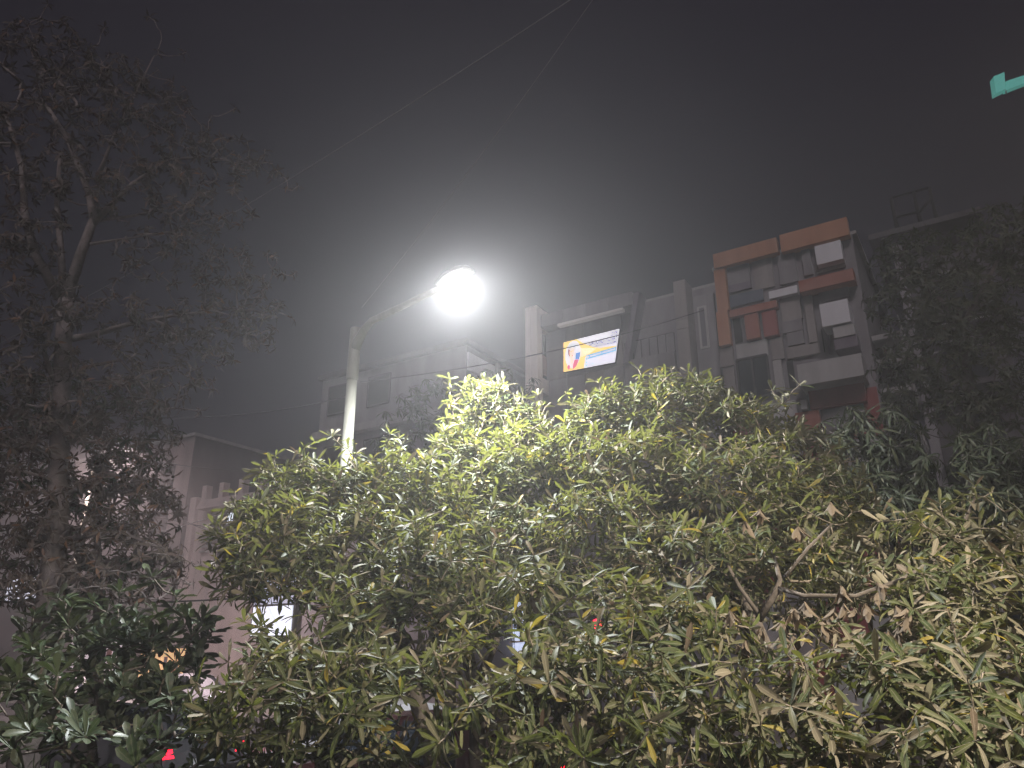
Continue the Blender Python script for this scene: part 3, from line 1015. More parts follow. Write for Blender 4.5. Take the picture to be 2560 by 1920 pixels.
# rooftop steel frame
ft = thing('rooftop_frame', fpt(*hit(2285, 585, -5.5), -5.5), 'empty dark steel frame standing on the roof above the dark tree', 'steel frame')
fr = MB()
_, hz = hit(2240, 592, -4.6)
hz = hN + .05
top = hit(2240, 492, -4.6)[1]
sa, sb_, sc_ = hit(2237, 545, -4.6)[0], hit(2298, 545, -4.6)[0], hit(2340, 545, -4.6)[0]
for ss, tt in ((sa, -4.6), (sb_, -4.6), (sc_ - .0, -4.6)):
    pm = MB(); pm.tube([fpt(ss, hz, tt), fpt(ss, top, tt)], .075, 6); pm.tube([fpt(ss - .12, hz, tt), fpt(ss - .02, top * .5 + hz * .5, tt)], .05, 5)
    pm.build('post', BLACKST, ft)
rm = MB(); rm.tube([fpt(sa, top, -4.6), fpt(sb_, top, -4.6), fpt(sc_, top - .0, -4.6)], .06, 6)
rm.build('top_rail', BLACKST, ft)
mm_ = (top + hz) / 2
rm = MB(); rm.tube([fpt(sa, mm_, -4.6), fpt(sb_, mm_, -4.6)], .06, 6); rm.build('cross_rail', BLACKST, ft)
rm = MB(); rm.tube([fpt(sb_, mm_ - .1, -4.6), fpt(sc_, mm_ + .5, -4.6)], .06, 6); rm.build('brace', BLACKST, ft)

# ---- teal lit frame end, high up at the right
TEAL = mat('teal_light', (.12, .42, .38), .5, .3, emit=.26, emit_color=(.22, .84, .72))
tf = thing('teal_sign_frame', at(2500, 205, 24), 'lit teal frame end of a rooftop sign against the night sky', 'sign')
def slab(name, pts, d, thick, m, root):
    f_ = [at(x, y, d) for x, y in pts]; b_ = [p + Vector((0.1, 1, 0)) * thick for p in f_]
    q = MB(); n = len(pts)
    q.face(list(reversed(f_))); q.face(b_)
    for i in range(n):
        j = (i + 1) % n
        q.face([f_[i], f_[j], b_[j], b_[i]])
    return q.build(name, m, root)
slab('end_plate', [(2484, 191), (2511, 180), (2514, 222), (2490, 234)], 24, .3, TEAL, tf)
slab('beam', [(2514.6, 203), (2700, 141), (2700, 153), (2514.6, 226)], 24.05, .25, TEAL, tf)
pg = MB(); pg.tube([at(2513.5, 224, 24.1), at(2516, 235, 24.1)], .03, 8); pg.build('peg', ALU, tf)
pm = MB(); pm.tube([at(2690, 140, 24.3), Vector((at(2690, 140, 24.3).x, 24.3, 15.5))], .08, 8)
pm.build('mast', METAL, tf)

# ---- lit shops at street level across the road
def shop(px0, px1, py0, py1, t, color, e, label, name='shop_front', sub=4, sample=True, goods=True):
    s0, h1 = hit(px0, py0, t); s1, h0 = hit(px1, py1, t)
    s0, s1 = max(s0, s1), min(s0, s1)
    h0 = max(.16, h0)
    rt = thing(name, fpt((s0 + s1) / 2, h0, t), label, 'shop front')
    mE = mat('glow_%d_%d' % (px0, py0), color, .5, .2, emit=e, emit_color=color, sample_light=sample)
    fbox('surround', s1 - .12, s0 + .12, h0 - .0, h1 + .1, t - .35, t - .1, METAL, rt)
    n = sub
    for i in range(n * 2 if n > 1 and goods else 0):                       # goods, posters and fittings in front of the light
        a = s1 + (s0 - s1) * (i + random.uniform(.05, .5)) / (n * 2)
        hh = h0 + (h1 - h0) * random.uniform(0, .55)
        fbox('goods', a, a + (s0 - s1) / (n * 2) * random.uniform(.35, .85), hh, hh + (h1 - h0) * random.uniform(.12, .35), t - .03, t + .05,
             (METAL, BLUEGREY, MAROON, BRICKT, PURPLE)[i % 5], rt)
    for i in range(n):
        a, b_ = s1 + (s0 - s1) * i / n, s1 + (s0 - s1) * (i + 1) / n
        if goods:
            fbox('lit_panel', a + .03, b_ - .03, h0 + .05, h1, t - .098, t - .04, mE, rt)
        else:
            hm = h0 + (h1 - h0) * .5
            fbox('lit_panel', a + .03, b_ - .03, h0 + .05, hm - .06, t - .098, t - .04, mE, rt)
            fbox('blind', a + .03, b_ - .03, hm + .06, h1, t - .098, t - .04, mat('blind_%d' % (i % 3), (.6, .65, .8), .6, .3, emit=.24 + .1 * (i % 3), emit_color=(.7, .76, 1.0)), rt)
    fbox('awning', s1 - .2, s0 + .2, h1 + .102, h1 + .2, t - .35, t + .7, METAL, rt)
    return rt
shop(640, 724, 1440, 1590, 1.0, (.80, .86, 1.0), 1.0, 'blazing white shop front glimpsed through the pale leaves of the big front tree', goods=False)
shop(352, 452, 1622, 1700, 1.0, (1.0, .60, .30), .8, 'warm orange shop front glimpsed behind the broad leaved shrub', sub=6)
shop(180, 300, 1590, 1680, 1.2, (.9, .75, .8), .45, 'dim pinkish shop front low behind the broad leaved shrub', sub=5)
shop(20, 95, 1450, 1500, 1.0, (.85, .85, 1.0), .9, 'small white lit sign box behind the big dark tree', name='sign_box', sub=1)
shop(1210, 1310, 1500, 1640, .6, (.66, .74, 1.0), .9, 'bluish white shop front behind the forked dark trunks')
vs = thing('small_sign', fpt(*hit(533, 1412, .3), .3), 'small vertical sign with white marks on the pink wall', 'sign')
s0, h1 = hit(528, 1400, .2); s1, h0 = hit(541, 1423, .2)
fbox('board', s1, s0, h0, h1, .08, .2, mat('sign_cream', (.5, .42, .4), .6, .3), vs)
E_MARK = mat('sign_mark', (.9, .86, .8), .5, .2, emit=.55, emit_color=(1, .93, .86), sample_light=False)
for k_ in range(3):
    hh = h0 + (h1 - h0) * (.08 + .31 * k_)
    fbox('mark', s1 + .05, s0 - .05, hh, hh + .07, .201, .22, E_MARK, vs)
    fbox('mark', s0 - .12, s0 - .05, hh + .07, hh + .18, .201, .22, E_MARK, vs)

# ================================================================== street lamps
POLE = mat('pole_paint', (.24, .24, .20), .55, .4, noise=.35, scale=5, bump=.15, streak=True)
HEADM = mat('lamp_housing', (.35, .35, .36), .45, .5, noise=.15, scale=6)
def street_lamp(base, top_h, head, label, color, power, emit, aim=(0, 0, -1), cone=172, blend=1.0, group=None):
    base, head = Vector(base), Vector(head)
    rt = thing('street_lamp', base, label, 'street lamp', group)
    MB().tube([base, base + Vector((0, 0, .5)), base + Vector((0, 0, .52))], [.16, .16, .1], 16).build('base', POLE, rt)
    MB().tube([base + Vector((0, 0, .5)), base + Vector((0, 0, top_h - .62))], [.080, .060], 16).build('pole', POLE, rt)
    MB().tube([base + Vector((0, 0, top_h - .66)), base + Vector((0, 0, top_h - .62)), base + Vector((0, 0, top_h - .60)), base + Vector((0, 0, top_h))],
              [.060, .074, .072, .066], 16).build('sleeve', POLE, rt)
    top = base + Vector((0, 0, top_h))
    d = head - top
    flat_ = Vector((d.x, d.y, 0))
    st = top + Vector((0, 0, -.28))
    pts = [st, st + flat_ * .035 + Vector((0, 0, .10)), st + flat_ * .10 + Vector((0, 0, .21)), st + flat_ * .18 + Vector((0, 0, .28))]
    e_ = head - flat_.normalized() * .22
    pts.append(pts[-1].lerp(e_, .5)); pts.append(e_)
    MB().tube(pts, [.066, .062, .050, .042, .037, .033], 14).build('arm', POLE, rt)
    # cobra head: a lofted housing along the arm
    ax = (head - pts[-2]).normalized(); ax.z = ax.z * .5; ax.normalize()
    sd = ax.cross(Vector((0, 0, 1))).normalized(); up = sd.cross(ax)
    hb_ = MB(); rings = []
    for f, w_, hgt in ((-.26, .04, .04), (-.18, .07, .06), (-.05, .115, .075), (.12, .12, .07), (.22, .09, .045), (.26, .03, .015)):
        c = head + ax * f + up * .05
        rings.append([c + sd * w_ * math.cos(R(a)) + up * hgt * (math.sin(R(a)) if math.sin(R(a)) > 0 else math.sin(R(a)) * .35) for a in range(0, 360, 30)])
    for i in range(len(rings) - 1):
        for k in range(12):
            k2 = (k + 1) % 12
            hb_.face([rings[i][k], rings[i + 1][k], rings[i + 1][k2], rings[i][k2]], smooth=True)
    hb_.face(rings[0]); hb_.face(list(reversed(rings[-1])))
    hb_.build('housing', HEADM, rt)
    em = mat('lamp_glow_%d' % int(power), color, .3, .2, emit=emit, emit_color=color, sample_light=False)
    bw = MB(); rr = []
    for f, dz in ((1.0, 0), (.86, -.028), (.55, -.048), (.12, -.056)):
        rr.append([head + ax * (.05 + .10 * f * math.cos(R(a))) + sd * .065 * f * math.sin(R(a)) + up * (dz + .02) for a in range(0, 360, 24)])
    for i in range(3):
        for k in range(15):
            k2 = (k + 1) % 15
            bw.face([rr[i][k], rr[i][k2], rr[i + 1][k2], rr[i + 1][k]], smooth=True)
    bw.face(rr[-1])
    bw.build('diffuser', em, rt)
    ld = bpy.data.lights.new('lamp_light', 'SPOT')
    ld.spot_size = R(cone)
    ld.spot_blend = blend
    ld.energy = power
    ld.color = color
    ld.shadow_soft_size = .03
    lo = bpy.data.objects.new('lamp_light', ld)
    lo.parent = rt
    lo.rotation_euler = Vector(aim).to_track_quat('-Z', 'Y').to_euler()
    lo.location = head + ax * .05 - up * .06 - base
    col.objects.link(lo)
    return rt

pt = at(890, 822, 8.3)
hd_ = at(1135, 703, 7.05)
street_lamp((pt.x, pt.y, 0), pt.z, hd_, 'pale steel street lamp with a blazing white head over the bushes', (.95, .97, 1.0), LAMP_POWER, 60, aim=(.3, -.05, -1), cone=178, blend=.6)
street_lamp((5.0, .3, 0), 4.8, Vector((3.6, 1.2, 4.9)), 'second street lamp beside the viewer, out of the picture', (1.0, .89, .73), NEAR_LAMP_POWER, 60, aim=(-2.4, 3.4, -3.4), cone=100)
q3 = at(305, 1112, 31)
street_lamp((q3.x - 1.6, 32.0, 0), q3.z - .05, q3, 'far street lamp sparkling white through the big dark tree', (1.0, .76, .74), FAR_LAMP_POWER, 40)

# ================================================================== overhead cables
CABLE = mat('cable', (.10, .10, .10), .5, .4)
CABLE_PALE = mat('cable_pale', (.28, .27, .26), .45, .5)
def cable(a, b, sag, r, m, label):
    pts = []
    for i in range(41):
        f = i / 40
        p = a.lerp(b, f); p = p - Vector((0, 0, sag * 4 * f * (1 - f)))
        pts.append(p)
    o = MB().tube(pts, r, 5).build('cable', m)
    return tag(o, label, 'cable', 'overhead cables')
cable(at(1560, -90, 7.0), at(-40, 878, 13.5), .25, .007, CABLE_PALE, 'thin pale cable slanting across the sky into the big dark tree')
cable(at(1540, -85, 5.8), at(905, 768, 8.2), .10, .0036, CABLE_PALE, 'thin pale cable dropping steeply to the top of the lamp pole')
cable(at(900, 955, 26), fpt(*hit(1760, 775, .3), .3), .4, .022, CABLE, 'dark cable crossing in front of the lit signboard')
cable(at(-30, 1005, 24), fpt(*hit(872, 990, 4.8), 4.8), .8, .025, CABLE, 'dark cable running low behind the lamp pole')
cable(at(300, 1140, 26), fpt(*hit(700, 1176, .5), .5), .2, .022, CABLE, 'dark cable above the roof terrace posts')
cable(at(280, 1195, 26), fpt(*hit(600, 1352, .3), .3), .3, .022, CABLE, 'dark cable slanting down across the terrace house windows')
cable(at(300, 1262, 26), fpt(*hit(640, 1322, .3), .3), .3, .022, CABLE, 'dark cable nearly level across the terrace house windows')
cable(at(380, 1335, 26), fpt(*hit(660, 1235, .3), .3), .2, .018, CABLE, 'dark cable rising towards the terrace house parapet')
cable(at(-40, 1502, 12), at(800, 1478, 14), .10, .014, CABLE, 'dark cable sagging low over the broad leaved shrub')

# ================================================================== vehicles on the road
RUBBER = mat('rubber', (.02, .02, .02), .8, .2)
def car(px, py, color, label, heading=1, lights='rear', d=None, scale=1.0):
    """stands on the road under the pixel of its lamp; heading +1 drives along +s"""
    h_l = .82 if lights == 'rear' else .68
    r = ray(px, py)
    if d is None:
        k = (h_l - ZC) / r.z
    else:
        k = d / r.y
    p = Vector((0, 0, ZC)) + r * k
    fw = U * heading
    sd = Vector((-fw.y, fw.x, 0))                     # to the left of the car
    Lh, Wd = 1.95, .84
    if lights == 'rear':
        cpos = p + fw * Lh + sd * (.62)
    else:
        cpos = p - fw * Lh + sd * .6
    cpos.z = .02
    rt = thing('car', cpos, label, 'car', 'cars on the road behind the bushes')
    paint = mat('car_paint_%d' % px, color, .25, .5, noise=.05, scale=3)
    def X(x, y, z):
        return cpos + fw * x + sd * y + Vector((0, 0, z))
    st = [  # x, half width at belt, sill z, belt z, roof z (None = no cabin), roof half width
        (-1.95, .70, .42, .78, .80, .62), (-1.90, .78, .30, .88, .92, .66), (-1.62, .82, .24, .94, 1.30, .60), (-1.25, .84, .22, .95, 1.46, .60),
        (-.5, .84, .2, .94, 1.50, .62), (.2, .84, .2, .92, 1.46, .60), (.95, .83, .22, .90, .96, .62), (1.5, .80, .24, .80, .84, .58), (1.85, .74, .30, .66, .70, .52), (1.95, .66, .38, .58, .60, .48)]
    b = MB(); rg = []
    for x, wb, zs, zb, zr, wr in st:
        half = [(0, zs), (wb * .9, zs), (wb, zs + .14), (wb + .01, (zs + zb) / 2 + .05), (wb - .02, zb), (wr, zr), (wr * .6, zr + .03), (0, zr + .04)]
        ring = [X(x, -y, z) for y, z in half] + [X(x, y, z) for y, z in reversed(half[1:-1])]
        rg.append(ring)
    n = len(rg[0])
    for i in range(len(rg) - 1):
        for k in range(n):
            k2 = (k + 1) % n
            b.face([rg[i][k], rg[i][k2], rg[i + 1][k2], rg[i + 1][k]], smooth=True)
    b.face(list(reversed(rg[0]))); b.face(rg[-1])
    b.build('body', paint, rt)
    def quad(name, pts, m, off=.012):
        a, b1, c = X(*pts[0]), X(*pts[1]), X(*pts[2])
        nn = (b1 - a).cross(c - a).normalized()
        mid = sum((X(*q) for q in pts), Vector()) / len(pts)
        if nn.dot(mid - X(0, 0, .8)) < 0:
            nn = -nn
        q = MB(); f_ = [X(*v) + nn * off for v in pts]; g_ = [X(*v) - nn * .03 for v in pts]
        q.face(f_); q.face(list(reversed(g_)))
        for i in range(len(pts)):
            j = (i + 1) % len(pts)
            q.face([f_[i], g_[i], g_[j], f_[j]])
        return q.build(name, m, rt)
    quad('rear_window', [(-1.86, -.62, .98), (-1.86, .62, .98), (-1.62, .56, 1.28), (-1.62, -.56, 1.28)], GLASS, .02)
    quad('windscreen', [(.92, -.6, .98), (.92, .6, .98), (.26, .55, 1.43), (.26, -.55, 1.43)], GLASS, .02)
    for sg_ in (-1, 1):
        quad('side_window', [(-1.35, .815 * sg_, .99), (-.42, .82 * sg_, .98), (-.42, .63 * sg_, 1.44), (-1.2, .62 * sg_, 1.40)], GLASS, .02)
        quad('side_window', [(-.36, .82 * sg_, .98), (.78, .80 * sg_, .96), (.2, .615 * sg_, 1.42), (-.36, .63 * sg_, 1.44)], GLASS, .02)
        ton = lights == 'rear'
        quad('tail_light', [(-1.93, .56 * sg_, .74), (-1.93, .74 * sg_, .74), (-1.90, .76 * sg_, .88), (-1.90, .60 * sg_, .88)],
             mat('tail_light_on', (.9, .02, .06), .3, .5, emit=4, emit_color=(1, .012, .03), sample_light=False) if ton else mat('tail_light_off', (.3, .01, .01), .3, .5), .03)
        quad('headlight', [(1.93, .40 * sg_, .52), (1.93, .66 * sg_, .52), (1.84, .70 * sg_, .68), (1.84, .44 * sg_, .68)],
             mat('headlight_on', (1, 1, 1), .3, .5, emit=10, emit_color=(.95, .95, 1.0), sample_light=False) if not ton else mat('headlight_off', (.6, .6, .6), .2, .6), .03)
        for x in (-1.2, 1.22):
            wh = thing_child('wheel', rt)
            MB().tube([X(x, sg_ * .66, .31), X(x, sg_ * .70, .31), X(x, sg_ * .84, .31), X(x, sg_ * .86, .31)], [.27, .31, .31, .27], 20).build('tyre', RUBBER, wh)
            MB().tube([X(x, sg_ * .80, .31), X(x, sg_ * .875, .31)], [.20, .18], 12).build('rim', ALU, wh)
    quad('rear_bumper', [(-1.95, -.72, .40), (-1.95, .72, .40), (-1.95, .70, .58), (-1.95, -.70, .58)], RUBBER, .06)
    quad('number_plate', [(-1.95, -.25, .60), (-1.95, .25, .60), (-1.95, .25, .71), (-1.95, -.25, .71)], WHITEP, .03)
    return rt
def thing_child(name, parent):
    o = bpy.data.objects.new(name, None)
    o.empty_display_size = .1
    return link(o, parent)
car(1178, 1876, (.75, .76, .78), 'white car with red tail lights glimpsed beside the dark straight trunk')
car(1402, 1892, (.05, .02, .02), 'dark maroon car with a tail light glowing at the bottom centre', d=10.6)
car(596, 1868, (.12, .12, .13), 'dark car with a tail light glowing below the big front tree')
car(470, 1760, (.35, .36, .4), 'grey car glimpsed behind the broad leaved shrub', d=17.5)
car(245, 1702, (.55, .55, .58), 'oncoming silver car with headlights shining low behind the broad leaved shrub', heading=-1, lights='front', d=30)
car(545, 1640, (.5, .5, .55), 'oncoming car with headlights shining beside the white shop front', heading=-1, lights='front', d=34)

# traffic signal glimpsed through the leaves
tp = at(1492, 1560, 17)
ts = thing('traffic_signal', (tp.x, tp.y, .02), 'traffic signal showing red through the leaves at centre right', 'traffic signal')
MB().tube([(tp.x, tp.y + .12, .02), (tp.x, tp.y + .12, tp.z + .3)], .06, 10).build('pole', METAL, ts)
MB().box(tp.x - .17, tp.x + .17, tp.y, tp.y + .2, tp.z - .75, tp.z + .22).build('case', RUBBER, ts, .02)
for k_, (c_, e_) in enumerate((((1, .015, .05), 4), ((.3, .2, .02), 0), ((.05, .6, .35), .8))):
    zz = tp.z - .27 * k_
    MB().tube([(tp.x, tp.y + .01, zz), (tp.x, tp.y - .03, zz)], [.11, .09], 16).build(
        'lamp', mat('signal_%d' % k_, c_, .3, .5, emit=e_, emit_color=c_, sample_light=False), ts)

# ================================================================== trees and shrubs
def grow_tree(name, label, category, blobs, trunk, trunk_r, spacing, leaf_len, templates, mats, n_leaf=(6, 9), prob=None, n_single=250,
              extra=(), spread=(42, 88), droop=.0, levels=2, upbias=.7, twig_r=.0035, rmax=.05, bark=BARK, twig=TWIG, shell=.6, limbs=(),
              cull_back=.7, group=None, dead=(), wob=.06, bin_px=26, holes=(), clump=-1.45, shoots=.10):
    base = Vector(trunk[0])
    rt = thing(name, base, label, category, group)
    tips, axes = blob_tips(blobs, spacing, shell, cull_back=cull_back, clump=clump)
    if len(extra):
        ex = np.array([at(*e) for e in extra])
        tips = np.concatenate([tips, ex]); axes = np.concatenate([axes, np.tile([0, -.15, 1.0], (len(ex), 1))])
    if shoots:                                                   # young shoots standing clear of the crown
        up_ = (axes[:, 2] > .45 * np.linalg.norm(axes, axis=1)) & (rng.random(len(tips)) < shoots)
        tips[up_] += np.stack([rng.normal(0, .04, up_.sum()), rng.normal(0, .04, up_.sum()), rng.uniform(.08, .24, up_.sum())], axis=1)
    if len(holes):
        hx, hy, _ = project(tips)
        keep = np.ones(len(tips), bool)
        for (cx, cy_, rx, ry) in holes:
            keep &= ((hx - cx) / rx) ** 2 + ((hy - cy_) / ry) ** 2 > 1
        tips, axes = tips[keep], axes[keep]
    wd = Wood(trunk, trunk_r)
    for pts, rr in limbs:
        wd.limb(pts, rr)
    dirs = wd.grow(tips, wob=wob)
    wd.build(rt, bark, twig, twig_r, rmax=rmax)
    lv = Leaves(templates, mats)
    axes = axes / np.maximum(np.linalg.norm(axes, axis=1, keepdims=True), 1e-6)
    for i, t in enumerate(tips):
        ax = dirs[i] * .8 + axes[i] * .6 + np.array([0, 0, upbias]) + rng.normal(0, .2, 3)
        p = tuple(prob) if prob else None
        for l in range(levels):
            n = rng.integers(*n_leaf) if l == 0 else rng.integers(2, max(3, n_leaf[1] - 2))
            sp = spread if l == 0 else (spread[0] + 15, spread[1] + 22)
            lv.whorl(t - dirs[i] * ((.05 if levels < 3 else .065) * l + .01), ax, int(n), leaf_len * (1 - .06 * l), sp, mi_prob=p, droop=droop + .06 * l)
    for (px, py, d) in dead:
        t = np.array(at(px, py, d)) + rng.normal(0, .05, 3)
        j = np.argmin(np.linalg.norm(tips - t, axis=1))
        lv.whorl(t, np.array([rng.normal(0, .25), rng.normal(0, .25), -1.0]), int(rng.integers(6, 10)), leaf_len * .72, (5, 40), mi=3)
    lv.build(rt, n_single, bin_px=bin_px)
    return rt

PA = [.86, .025, .10, .015]
def trunk_px(pts, r):
    """trunk through pixel points (px, py, d), continued straight down to the soil"""
    P = [at(*p) for p in pts]
    P = [Vector((P[0].x + .05, P[0].y + .1, 0))] + P
    return P, list(np.linspace(r * 1.2, r * .5, len(P)))

# front tree on the left
tk, tr = trunk_px([(1085, 1905, 5.4), (1040, 1740, 5.5), (1020, 1640, 5.6), (950, 1450, 6.0), (900, 1330, 6.3)], .062)
grow_tree('devil_tree', 'big rounded whorl leaved tree in front of the lamp pole', 'tree',
          [(800, 1255, 6.5, 200, 105), (985, 1255, 6.6, 190, 115), (690, 1345, 6.0, 150, 110), (880, 1400, 5.8, 260, 140), (640, 1440, 5.4, 105, 80),
           (830, 1600, 5.0, 165, 150), (1060, 1520, 5.5, 200, 170), (620, 1620, 4.9, 90, 70), (720, 1770, 4.4, 220, 130), (960, 1790, 4.6, 200, 130)],
          tk, tr, .112, .140, T_ALST, LEAF, prob=PA, n_single=290, upbias=.55, levels=3, n_leaf=(5, 8), holes=[(690, 1505, 55, 40), (705, 1550, 40, 26), (540, 1600, 60, 60), (1045, 1790, 50, 120), (1195, 1850, 40, 80), (600, 1865, 30, 25), (1140, 1880, 45, 40)],
          extra=[(690, 1140, 6.4), (655, 1175, 6.4), (790, 1105, 6.6), (975, 1115, 6.7), (1000, 1095, 6.7), (870, 1118, 6.7), (640, 1215, 6.3), (565, 1345, 5.9), (560, 1420, 5.6)],
          limbs=[([at(1020, 1640, 5.6), at(880, 1560, 5.4), at(740, 1500, 5.4)], [.03, .022, .012]), ([at(1040, 1740, 5.5), at(1080, 1600, 5.6), at(1060, 1420, 6)], [.03, .022, .012])])

# tall slender crown in the middle
tk, tr = trunk_px([(1195, 1900, 6.0), (1190, 1720, 6.1), (1145, 1560, 6.3), (1180, 1400, 6.7), (1240, 1250, 7.1)], .06)
grow_tree('devil_tree', 'narrow whorl leaved tree rising to a peak left of the lit signboard', 'tree',
          [(1225, 1060, 8.0, 125, 100), (1290, 1110, 7.9, 110, 95), (1180, 1150, 7.6, 120, 85), (1310, 1210, 7.3, 120, 95), (1210, 1250, 7.1, 110, 85), (1280, 1380, 6.4, 130, 120), (1190, 1420, 6.3, 110, 120)],
          tk, tr, .112, .145, T_ALST, LEAF, prob=PA, n_single=250, upbias=.6, levels=3, n_leaf=(5, 8), holes=[(1250, 1570, 60, 60)],
          extra=[(1205, 952, 8.0), (1262, 960, 8.0), (1235, 975, 8.0), (1110, 1075, 7.3), (1085, 1100, 7.2), (1345, 985, 7.4), (1365, 1050, 7.3)],
          limbs=[([at(1190, 1720, 6.1), at(1240, 1600, 6.2), at(1245, 1480, 6.4), at(1300, 1300, 6.8)], [.04, .032, .028, .014])])

# broad crown on the right of the middle
tk, tr = trunk_px([(2010, 1800, 5.0), (1930, 1660, 5.1), (1890, 1560, 5.2), (1840, 1440, 5.6), (1780, 1270, 6.2)], .055)
dead_pts = [(x + random.uniform(-30, 30), y + random.uniform(-30, 30), random.uniform(4.2, 4.8)) for x, y in 2 *
            [(1890, 1620), (1935, 1590), (1960, 1630), (2000, 1560), (2030, 1600), (2060, 1540), (2080, 1590), (1900, 1560), (1990, 1650), (2040, 1660), (1960, 1540), (2110, 1560),
             (2180, 1500), (2210, 1520), (2240, 1560), (2260, 1590), (2170, 1600), (2190, 1640), (2020, 1500), (2075, 1480), (1850, 1590), (1990, 1590), (2010, 1620), (2050, 1570), (1940, 1640), (1975, 1680), (2030, 1700), (2065, 1620), (1895, 1290), (2068, 1290), (2225, 1560), (2130, 1500)]]
grow_tree('devil_tree', 'broad brightly lit whorl leaved tree under the signboard with hanging dead leaves', 'tree',
          [(1540, 1060, 7.4, 140, 85), (1690, 1040, 7.3, 160, 100), (1840, 1080, 7.1, 150, 95), (1960, 1160, 6.8, 150, 95), (2080, 1230, 6.5, 120, 80),
           (1440, 1160, 7.0, 110, 90), (1580, 1200, 6.6, 190, 120), (1800, 1250, 6.3, 220, 125), (2000, 1320, 6.0, 180, 115), (1500, 1350, 6.0, 170, 130), (1720, 1430, 5.6, 200, 130), (1960, 1450, 5.6, 200, 120)],
          tk, tr, .112, .140, T_ALST, LEAF, prob=[.83, .04, .115, .015], n_single=295, upbias=.6, cull_back=.6, levels=3, n_leaf=(5, 8),
          extra=[(1505, 985, 7.4), (1640, 945, 7.3), (1720, 930, 7.3), (1750, 940, 7.2), (1580, 965, 7.4), (1930, 975, 6.9), (1975, 985, 6.9), (2000, 962, 6.9), (1960, 1010, 6.9), (1410, 1055, 7.2), (2060, 1095, 6.8), (2160, 1190, 6.5)],
          limbs=[([at(1890, 1560, 5.2), at(1940, 1480, 5.1), at(1950, 1450, 5.1), at(1930, 1370, 5.3)], [.028, .022, .017, .009]),
                 ([at(1945, 1470, 5.1), at(2010, 1490, 4.9), at(2140, 1490, 4.8), at(2250, 1450, 4.8), at(2370, 1380, 5)], [.017, .015, .013, .011, .007]),
                 ([at(1900, 1540, 5.2), at(1850, 1470, 5.2), at(1800, 1380, 5.4), at(1770, 1310, 5.7)], [.017, .014, .011, .007]),
                 ([at(1965, 1440, 5.1), at(2020, 1370, 5.1), at(2080, 1310, 5.3)], [.013, .011, .007])], dead=dead_pts)

# low front tree, centre
tk, tr = trunk_px([(1500, 1900, 4.6), (1470, 1780, 4.7), (1400, 1640, 4.9), (1330, 1500, 5.2)], .045)
grow_tree('devil_tree', 'low dusty whorl leaved tree filling the bottom centre', 'tree',
          [(1340, 1530, 5.2, 190, 110), (1560, 1560, 5.0, 180, 120), (1240, 1680, 4.6, 180, 120), (1480, 1720, 4.3, 230, 130), (1740, 1640, 4.5, 170, 130), (1280, 1850, 4.1, 220, 100), (1640, 1850, 3.9, 240, 120)],
          tk, tr, .125, .148, T_ALST, LEAF, prob=[.78, .03, .17, .02], n_single=290, upbias=.35, spread=(45, 100), droop=.12, levels=3, n_leaf=(5, 8), holes=[(1250, 1580, 60, 55), (1140, 1880, 45, 40), (1045, 1790, 50, 120), (1195, 1850, 40, 80)],
          limbs=[([at(1470, 1780, 4.7), at(1390, 1760, 4.4), at(1290, 1700, 4.3), at(1180, 1720, 4.3)], [.022, .018, .014, .009]),
                 ([at(1440, 1720, 4.8), at(1560, 1640, 4.6), at(1700, 1560, 4.6)], [.022, .016, .01])])

# right front tree
tk, tr = trunk_px([(2330, 1900, 4.4), (2300, 1760, 4.5), (2280, 1600, 4.7), (2330, 1450, 5.1)], .05)
grow_tree('devil_tree', 'dusty whorl leaved tree filling the lower right corner', 'tree',
          [(2330, 1380, 5.5, 150, 90), (2470, 1370, 5.5, 140, 90), (2240, 1450, 5.1, 130, 90), (2420, 1520, 4.8, 190, 130), (2300, 1640, 4.5, 170, 110), (2150, 1740, 4.2, 190, 120), (2480, 1720, 4.1, 190, 130),
           (1960, 1830, 3.9, 190, 110), (2280, 1860, 3.8, 230, 110), (2530, 1880, 3.6, 160, 100)],
          tk, tr, .125, .152, T_ALST, LEAF, prob=[.66, .025, .29, .025], n_single=290, upbias=.45, spread=(45, 95), droop=.08, levels=3, n_leaf=(5, 8),
          extra=[(2440, 1215, 5.5), (2480, 1230, 5.5), (2380, 1255, 5.5), (2350, 1260, 5.5)],
          limbs=[([at(2330, 1450, 5.1), at(2400, 1330, 5.4), at(2440, 1240, 5.5)], [.02, .014, .009])])

# dark drooping-leaf trees behind
tk, tr = trunk_px([(2230, 1500, 9.3), (2215, 1300, 9.3), (2200, 1150, 9.3)], .07)
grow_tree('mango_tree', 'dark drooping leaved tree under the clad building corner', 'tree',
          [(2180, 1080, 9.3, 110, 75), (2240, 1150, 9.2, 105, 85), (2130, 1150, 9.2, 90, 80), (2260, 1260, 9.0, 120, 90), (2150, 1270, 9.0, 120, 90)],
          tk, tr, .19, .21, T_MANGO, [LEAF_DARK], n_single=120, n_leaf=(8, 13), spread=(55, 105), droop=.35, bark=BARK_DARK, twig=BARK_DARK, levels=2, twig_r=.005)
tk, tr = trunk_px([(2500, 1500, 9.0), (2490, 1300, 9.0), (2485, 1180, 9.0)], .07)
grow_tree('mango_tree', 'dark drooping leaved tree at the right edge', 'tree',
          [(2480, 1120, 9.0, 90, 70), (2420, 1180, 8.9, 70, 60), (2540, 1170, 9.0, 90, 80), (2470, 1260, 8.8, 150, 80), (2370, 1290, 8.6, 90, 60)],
          tk, tr, .19, .21, T_MANGO, [LEAF_DARK], n_single=120, n_leaf=(8, 13), spread=(55, 105), droop=.35, bark=BARK_DARK, twig=BARK_DARK, levels=2, twig_r=.005)

